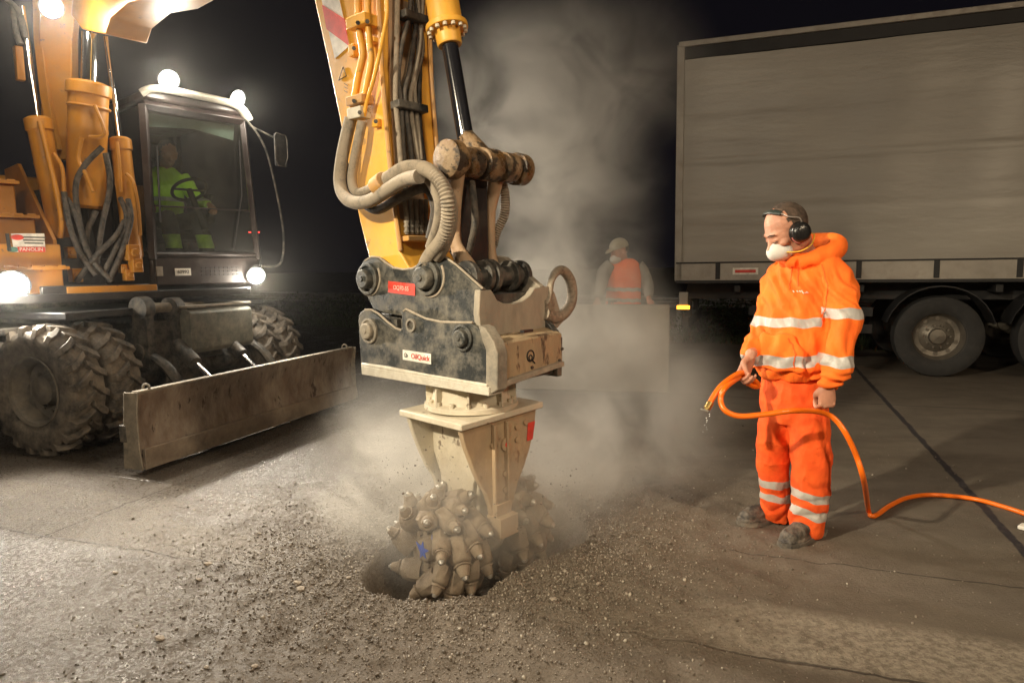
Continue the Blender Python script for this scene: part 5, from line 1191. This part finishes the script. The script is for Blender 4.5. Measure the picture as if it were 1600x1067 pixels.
for dx in (-.1, .1): build('boot', boot_mb(V((man.location.x+dx, YB, 0)), bF), M['boot'], man)

# ---- driver
DO = A(-5.42, 1.03, 0)
dF = (AU*.95+AV*-.1).normalized(); dL = UP.cross(dF)
mb = head_mb(frame((dF-UP*.35).normalized(), dL, (dF-UP*.35).normalized().cross(dL), DO+UP*2.66-AU*.05), 1.12)
mb.tube([DO+UP*2.6-AU*.1, DO+UP*2.48-AU*.16], [.06, .08], 14)
mb.loft(ringset([(DO+UP*2.48-AU*.17, .15, .08), (DO+UP*2.2-AU*.22, .15, .1), (DO+UP*1.95-AU*.25, .15, .12)], dL, dF))
for s_ in (-1, 1):
    sh_ = DO+UP*2.43-AU*.15+dL*s_*.19; el = DO+UP*2.18-AU*.02+dL*s_*.27; wr = DO+UP*2.14+AU*.16+dL*s_*.30
    mb.tube([sh_, el, wr], [.045, .038, .026], 12); x_ = (AU*.8-UP*.5).normalized(); z_ = (UP-x_*UP.dot(x_)).normalized(); mb.join(hand_mb(frame(x_, z_.cross(x_), z_, wr), (.9,)*4, 1, 1.05))
    mb.tube([DO+UP*1.95-AU*.22+dL*s_*.1, DO+UP*1.98+AU*.22+dL*s_*.15, DO+UP*1.56+AU*.38+dL*s_*.16], [.075, .06, .05], 12)
    mb.tube([DO+UP*1.56+AU*.38+dL*s_*.16, DO+UP*1.50+AU*.5+dL*s_*.16], [.045, .04], 10)
me, co, no = remesh(mb, .007, 2)
drv = tag(finish('person', me, co, M['skin'], loc=DO+UP*1.9), 'driver in a yellow green jacket sitting at the wheel inside the dark cab', 'person')
hair_shell(frame((dF-UP*.35).normalized(), dL, (dF-UP*.35).normalized().cross(dL), DO+UP*2.66-AU*.05), 1.12, drv)
jk = MB().loft(ringset([(DO+UP*2.53-AU*.14, .09, .07), (DO+UP*2.47-AU*.16, .18, .10), (DO+UP*2.3-AU*.2, .21, .13), (DO+UP*1.98-AU*.24, .19, .15)], dL, dF))
for s_ in (-1, 1): jk.tube([DO+UP*2.44-AU*.15+dL*s_*.17, DO+UP*2.18-AU*.02+dL*s_*.27, DO+UP*2.14+AU*.14+dL*s_*.30], [.085, .07, .045], 14)
me, co, no = remesh(jk, .010, 3); finish('jacket', me, wrinkle(co, no, .007, 8, (8, 8, 6)), M['hivisy'], drv, attr={'band': np.abs(co[:, 2]-2.2)-.022})
tk = MB()
for s_ in (-1, 1): tk.tube([DO+UP*1.95-AU*.22+dL*s_*.1, DO+UP*1.98+AU*.22+dL*s_*.15, DO+UP*1.70+AU*.34+dL*s_*.16, DO+UP*1.56+AU*.37+dL*s_*.16], [.10, .085, .075, .075], 14)
me, co, no = remesh(tk, .010, 3); finish('trousers', me, wrinkle(co, no, .007, 8, (8, 8, 6)), cloth_band('dark_trouser_cloth', (.02, .022, .028), (.03, .032, .04), (.42, .72, .04)), drv, attr={'band': np.abs(co[:, 2]-1.74)-.07})
# ---------------------------------------------------------------- barrier
b0_ = GP(1045, 614); bd = V((-1, .22, 0)).normalized(); bn = V((-.22, -1, 0)).normalized()
mb = MB(); zz_ = (0, .12, .30, .90, .97, .985); th = (.02, .015, -.0, -.03, -.04, -.06)
n_ = 26; rings = []
for i in range(n_+1):
    s_ = 2.2*i/n_; w = .004*math.sin(i*1.7); rings.append([b0_+bd*s_+bn*(t_+w)+UP*z_ for z_, t_ in zip(zz_, th)]+[b0_+bd*s_-bn*(.34+t_)+UP*z_ for z_, t_ in reversed(list(zip(zz_, th)))])
barr = build('concrete_barrier', MB().loft(rings), M['conc'], loc=b0_, bevel=.015)
tag(barr, 'x', 'barrier')
barr['label'] = 'large rough concrete block that the man in the vest leans on, veiled in dust'

# ---------------------------------------------------------------- lorry trailer
tw = GP(1465, 590); tw.z = 0
def TT(s_, t_, z): return tw+FC*s_+LC*t_+UP*z       # s along the lorry (to the right), t away from us
TXa = (FC, LC, UP)
def ptr(px, py, t=0.0): return PL(px, py, TT(0, t, 0), LC)
def sz(p): q = V(p)-tw; return q.dot(FC), q.z
sR = sz(ptr(1058, 300))[0]; zt1 = sz(ptr(1060, 68))[1]; zc1 = sz(ptr(1060, 96))[1]; zc0 = sz(ptr(1400, 405))[1]; zr0 = sz(ptr(1400, 441))[1]
Ltr = 13.6
tro = tag(empty('semi_trailer', TT(sR+Ltr/2, 1.25, 0)), 'grey curtain sided lorry trailer passing on the road behind the worker in orange', 'lorry trailer')
# curtain: gently rippled surface
cu, ntc, bc_ = newmat('curtain_cloth'); tcc = ntc.nodes.new('ShaderNodeTexCoord')
def cn(s_, d, sc=(1, 1, 1)):
    mp = ntc.nodes.new('ShaderNodeMapping'); mp.inputs['Scale'].default_value = sc; ntc.links.new(tcc.outputs['Object'], mp.inputs[0]); n = ntc.nodes.new('ShaderNodeTexNoise'); n.inputs['Scale'].default_value = s_; n.inputs['Detail'].default_value = d; ntc.links.new(mp.outputs[0], n.inputs[0]); return n.outputs['Fac']
cc1 = mixc(ntc, ramp(ntc, cn(1.5, 5, (.3, .3, 1.5)), [(.3, 0.0), (.7, 1.0)]), (.30, .275, .24), (.37, .34, .295))
ntc.links.new(mixc(ntc, ramp(ntc, cn(.8, 7, (.4, .4, 6)), [(.5, 0.0), (.75, .35)]), cc1, (.22, .195, .165)), bc_.inputs['Base Color']); bc_.inputs['Roughness'].default_value = .38
bpn = ntc.nodes.new('ShaderNodeBump'); bpn.inputs['Strength'].default_value = .3; bpn.inputs['Distance'].default_value = .03; ntc.links.new(cn(3, 4, (.5, .5, 2)), bpn.inputs['Height']); ntc.links.new(bpn.outputs[0], bc_.inputs['Normal'])
mb = MB(); ns, nz_ = 140, 60; vs = []; fs = []
for i in range(ns+1):
    for j_ in range(nz_+1):
        s_ = sR+.06+(Ltr-.12)*i/ns; z_ = zc0+(zc1-zc0)*j_/nz_; u_ = j_/nz_
        w_ = .012*math.sin(s_*2.1+1.3*u_)+.008*math.sin(s_*5.3-2*u_)+.010*math.sin(u_*9.0+s_*.7)
        for zs in (.26, .50, .74): w_ -= .010*math.exp(-((u_-zs)/.008)**2)
        vs.append(TT(s_, -w_, z_))
for i in range(ns):
    for j_ in range(nz_):
        a = i*(nz_+1)+j_; fs.append((a, a+nz_+1, a+nz_+2, a+1))
mb.add(vs, fs); build('curtain_side', mb, cu, tro, smooth=180)
mb = MB().box(TT(sR+Ltr/2, 1.27, (zc0+zt1)/2), (Ltr/2-.02, 1.2, (zt1-zc0)/2-.03), TXa); build('trailer_body', mb, M['truckdark'], tro)
mb = MB().box(TT(sR+Ltr/2, .03, (zc1+zt1)/2-.02), (Ltr/2, .025, (zt1-zc1)/2-.03), TXa); build('roof_beam', mb, M['truckdark'], tro, bevel=.01)
mb = MB().box(TT(sR+Ltr/2, .0, zt1-.03), (Ltr/2, .04, .035), TXa); build('roof_rail', mb, M['truckrail'], tro, bevel=.008)
sr = build('side_rail', MB().box(TT(sR+Ltr/2, .0, (zc0+zr0)/2), (Ltr/2, .03, (zc0-zr0)/2), TXa), M['truckrail'], tro, bevel=.006)
mb = MB().box(TT(sR+Ltr/2, -.032, zc0-.012), (Ltr/2, .008, .010), TXa); mb.box(TT(sR+Ltr/2, -.032, zr0+.02), (Ltr/2, .008, .018), TXa); build('rail_trim', mb, M['truckdark'], sr)
for k in range(16): build('curtain_strap', MB().box(TT(sR+.55+k*.85, -.036, (zc0+zr0)/2+.02), (.03, .008, .11), TXa), M['truckdark'], sr, bevel=.003)
build('marker_sticker', MB().box(TT(sR+.9, -.035, zc0-.13), (.16, .004, .045), TXa), M['white'], sr); build('marker_sticker', MB().box(TT(sR+.9, -.041, zc0-.13), (.13, .004, .02), TXa), M['red'], sr)
build('rear_post', MB().box(TT(sR+.03, .02, (zt1+zr0)/2), (.05, .05, (zt1-zr0)/2-.03), TXa), M['truckrail'], tro, bevel=.008)
mb = MB().box(TT(sR+Ltr/2, .55, zr0-.12), (Ltr/2-.1, .06, .12), TXa); mb.box(TT(sR+Ltr/2, 1.9, zr0-.12), (Ltr/2-.1, .06, .12), TXa)
for k in range(9): mb.box(TT(sR+.8+k*1.5, 1.25, zr0-.08), (.04, 1.15, .05), TXa)
mb.box(TT(sR+.12, 1.25, .62), (.05, 1.1, .07), TXa); mb.box(TT(sR+.12, .6, .85), (.04, .04, .22), TXa); mb.box(TT(sR+.12, 1.9, .85), (.04, .04, .22), TXa)
build('chassis_frame', mb, M['truckdark'], tro, bevel=.008)
lp = ptr(1068, 480, .06); ls, lz = sz(lp)
al_ = build('side_marker', MB().box(TT(ls, .05, lz+.12), (.06, .03, .09), TXa), M['truckrail'], tro, bevel=.005); build('lamp_lens', MB().box(TT(ls, .02, lz), (.085, .015, .025), TXa), M['amber'], al_, bevel=.006)
mb = MB().box(TT(ls+1.6, .12, .80), (.0+.75, .012, .06), TXa); mb.box(TT(ls+1.6, .12, .58), (.75, .012, .06), TXa); build('side_guard', mb, M['truckdark'], tro, bevel=.005)
def twheel():
    t = MB().lathe([(.29, -.13), (.34, -.16), (.44, -.165), (.49, -.14), (.50, -.08), (.50, .08), (.49, .14), (.44, .165), (.34, .16), (.29, .13)], (0, 0, 0), (0, 1, 0), 48, cap=False)
    r = MB().lathe([(.29, -.12), (.305, -.14), (.30, -.10), (.27, -.07), (.255, -.02), (.20, -.01), (.17, -.03), (.10, -.06), (.09, -.10), (.001, -.11)], (0, 0, 0), (0, 1, 0), 48, cap=False)
    for k in range(10):
        a = 2*math.pi*k/10; p = V((.14*math.cos(a), -.05, .14*math.sin(a))); r.cyl(p, p-V((0, .03, 0)), .014, 6)
    hl_ = MB()
    for k in range(10):
        a = 2*math.pi*(k+.5)/10; p = V((.222*math.cos(a), -.02, .222*math.sin(a))); r.cyl(p, p-V((0, .004, 0)), .026, 12)
    return t, r
tmm, rmm = twheel(); ar = math.atan2(LC.y, LC.x)-math.pi/2; f0 = None
for k in range(3):
    for t_ in (.19, 2.3):
        if f0 is None:
            w_ = build('wheel', rmm, M['alu']); w_.parent = tro; q_ = build('tyre', tmm, M['trtyre']); q_.parent = w_; f0 = w_
        else: w_ = dup(f0, tro)
        w_.location = TT(k*1.31, t_, .50)-OFF[tro.name]; w_.rotation_euler = (0, 0, ar)
for k in range(3):
    mb = MB(); rr_ = []
    for i in range(13):
        a = math.pi*(.08+.84*i/12); rr_.append([TT(k*1.31+.60*math.cos(a), t_, .52+.60*math.sin(a)+h_) for t_, h_ in ((.02, 0), (.02, .015), (.45, .015), (.45, 0))])
    build('mudguard', mb.loft(rr_), M['truckdark'], tro)
mb = MB().box(TT(-2.0+4.6+1.3, .30, .78), (.55, .2, .22), TXa); build('pallet_box', mb, M['truckdark'], tro, bevel=.01)

# ---------------------------------------------------------------- verge behind the road
v0 = GP(520, 512); v1 = GP(1120, 538); vd = (v1-v0).normalized(); vn = V((-vd.y, vd.x, 0))
rngb = random.Random(4)
def leaf_mesh(c, R, n, s_=.06, stems=10):
    mb = MB()
    for i in range(n):
        th = rngb.uniform(0, 6.28); r_ = R*math.sqrt(rngb.random()); z_ = rngb.uniform(.02, 1)**.8
        p = c+V((math.cos(th)*r_*(1.1-z_*.5), math.sin(th)*r_*(1.1-z_*.5), z_*R*.95*(.7+.5*rngb.random())))
        d = V((rngb.uniform(-1, 1), rngb.uniform(-1, 1), rngb.uniform(-.3, 1))).normalized(); e = d.cross(V((rngb.uniform(-1, 1), rngb.uniform(-1, 1), rngb.uniform(-1, 1)))).normalized(); k = s_*rngb.uniform(.6, 1.4)
        mb.add([p, p+d*k*.5+e*k*.28, p+d*k, p+d*k*.5-e*k*.28], [(0, 1, 2, 3)])
    return mb
bushes = [(470, .75, 'low dark bush left of the gap, beside the far rear tyres'), (508, .62, 'small dark bush between the far tyres and the black coupler plate'), (545, .70, 'low bush just left of the black coupler plate'), (585, .8, 'verge bush hidden behind the coupler plates'), (1105, .8, 'bush seen under the rear corner of the trailer'), (1150, .7, 'bush under the trailer left of the worker'), (1190, .7, 'low bush under the trailer right behind the workers sleeve')]
for k, (px_, R_, lab) in enumerate(bushes):
    t_ = (px_-520)/600; g = v0.lerp(v1, t_); dpx = g+vn*.6
    # keep on its sight line
    dd = ray(px_, 505); den = dd.x*vn.y-0; g2 = PL(px_, 500, v0+vn*.7, vn); g2.z = 0
    o = build('bush', leaf_mesh(g2, R_, 900), M['leaf'], loc=g2, smooth=0); tag(o, lab, 'bush', 'bushes on the verge')
    mb = MB()
    for i in range(7):
        a = rngb.uniform(0, 6.28); mb.tube([g2, g2+V((math.cos(a)*R_*.3, math.sin(a)*R_*.3, R_*.4)), g2+V((math.cos(a)*R_*.5, math.sin(a)*R_*.5, R_*.8))], [.015, .01, .004], 6)
    build('stem', mb, M['bark'], o)
    if k == 3: bpy.data.objects.remove(o.children[0]); bpy.data.objects.remove(o)
# grass strip
P0 = v0-vd*14; mb = MB()
for i in range(9000):
    t_ = rngb.uniform(0, 34); w_ = abs(rngb.gauss(0, 1.0)); p = P0+vd*t_+vn*(w_+.05); h_ = rngb.uniform(.06, .28); a = rngb.uniform(0, 3.14); dx = V((math.cos(a), math.sin(a), 0))*.012; ln = V((rngb.uniform(-.1, .1), rngb.uniform(-.1, .1), h_))
    mb.add([p-dx, p+dx, p+ln], [(0, 1, 2)])
tag(build('grass', mb, M['leaf'], smooth=0), 'rough grass growing along the far edge of the road', 'grass', kind='stuff')
# crash barrier behind
gr = tag(empty('crash_barrier', P0+vn*1.9+vd*12), 'galvanised crash barrier running along the dark verge behind the excavator', 'crash barrier')
def gp_(t_, o_, z): return P0+vd*t_+vn*(1.9+o_)+UP*z
mb = MB(); pr = [(.0, .52), (-.05, .55), (-.05, .60), (.0, .63), (.0, .66), (-.05, .69), (-.05, .74), (.0, .77), (.006, .77), (-.042, .735), (-.042, .695), (.006, .66), (.006, .63), (-.042, .595), (-.042, .555), (.006, .52)]
mb.loft([[gp_(t_, o_, z_) for o_, z_ in pr] for t_ in (-6, 20, 44)]); build('rail', mb, M['galv'], gr)
for k in range(25): build('post', MB().box(gp_(-6+k*2, .06, .36), (.05, .03, .36), (vd, vn, UP)), M['galv'], gr)

# ---------------------------------------------------------------- dust
dm, nd, bb = newmat('dust_volume'); out = nd.nodes['Material Output']; nd.nodes.remove(bb)
vol = nd.nodes.new('ShaderNodeVolumePrincipled'); vol.inputs['Color'].default_value = (.88, .84, .77, 1); vol.inputs['Anisotropy'].default_value = .25
nd.links.new(vol.outputs[0], out.inputs['Volume'])
tc = nd.nodes.new('ShaderNodeTexCoord'); DM_OFF = V((.9, 5.0, 0))
def dn(s_, d, off=(0, 0, 0)):
    mp = nd.nodes.new('ShaderNodeMapping'); mp.inputs['Location'].default_value = off; nd.links.new(tc.outputs['Object'], mp.inputs[0]); n = nd.nodes.new('ShaderNodeTexNoise'); n.inputs['Scale'].default_value = s_; n.inputs['Detail'].default_value = d; n.inputs['Roughness'].default_value = .6; n.inputs['Distortion'].default_value = 1.1; nd.links.new(mp.outputs[0], n.inputs[0]); return n.outputs['Fac']
n_a = dn(1.35, 6); wisp = ramp(nd, n_a, [(.455, 0.0), (.575, 1.0)]); soft = math_(nd, 'MULTIPLY_ADD', wisp, .85, .15)
blobs = [ # centre, radii, strength
 (TC+UT*.12-VT*.12+UP*.38, (.42, .42, .24), 2.6),
 (TC+V((-.10, .10, .25)), (.75, .65, .46), 3.6),
 (TC+V((-.55, .25, .40)), (.45, .5, .35), 2.2),
 (TC+V((.45, .35, .25)), (.62, .60, .55), 3.0),
 (TC+V((.75, .9, .55)), (.85, .9, .80), 1.6),
 (PX(900, 480, 5.6), (.80, .9, .65), 1.8),
 (PX(980, 600, 6.2), (1.1, 1.0, .55), .65),
 (PX(860, 330, 5.8), (.95, 1.0, 1.0), 1.5),
 (PX(830, 170, 6.0), (1.0, 1.0, .95), 1.2),
 (PX(930, 120, 6.2), (1.0, 1.0, .80), .9),
 (PX(600, 640, 4.6), (.7, .7, .35), .5),
]
acc = None
for c_, r_, s_ in blobs:
    mp = nd.nodes.new('ShaderNodeVectorMath'); mp.operation = 'SUBTRACT'; nd.links.new(tc.outputs['Object'], mp.inputs[0]); mp.inputs[1].default_value = c_-DM_OFF
    dv = nd.nodes.new('ShaderNodeVectorMath'); dv.operation = 'DIVIDE'; nd.links.new(mp.outputs[0], dv.inputs[0]); dv.inputs[1].default_value = r_
    ln = nd.nodes.new('ShaderNodeVectorMath'); ln.operation = 'LENGTH'; nd.links.new(dv.outputs[0], ln.inputs[0])
    mr = nd.nodes.new('ShaderNodeMapRange'); mr.interpolation_type = 'SMOOTHSTEP'; nd.links.new(ln.outputs['Value'], mr.inputs[0]); mr.inputs[1].default_value = .15; mr.inputs[2].default_value = 1.15; mr.inputs[3].default_value = s_; mr.inputs[4].default_value = 0
    acc = mr.outputs[0] if acc is None else math_(nd, 'ADD', acc, mr.outputs[0])
nd.links.new(math_(nd, 'MULTIPLY', acc, soft), vol.inputs['Density'])
mb = MB().box((.9, 5.0, 2.2), (2.1, 2.25, 2.23))
mb.v = [tuple(V(v)) for v in mb.v]
dust = build('dust_cloud', mb, dm, smooth=0, loc=DM_OFF); tag(dust, 'pale dust cloud boiling up round the drum and drifting behind the excavator arm', 'dust', kind='stuff')

# thin haze over the whole site, added to give the lamps glow halos
hm, nh, bh = newmat('halo_haze'); oh = nh.nodes['Material Output']; nh.nodes.remove(bh)
vh = nh.nodes.new('ShaderNodeVolumePrincipled'); vh.inputs['Color'].default_value = (.9, .88, .84, 1); vh.inputs['Density'].default_value = .0009; vh.inputs['Anisotropy'].default_value = .93
nh.links.new(vh.outputs[0], oh.inputs['Volume'])
tag(build('haze', MB().box((0, 18, 3.6), (40, 26, 5.2)), hm, smooth=0), 'thin haze added over the road works to give the lamps halos', 'haze', kind='stuff')
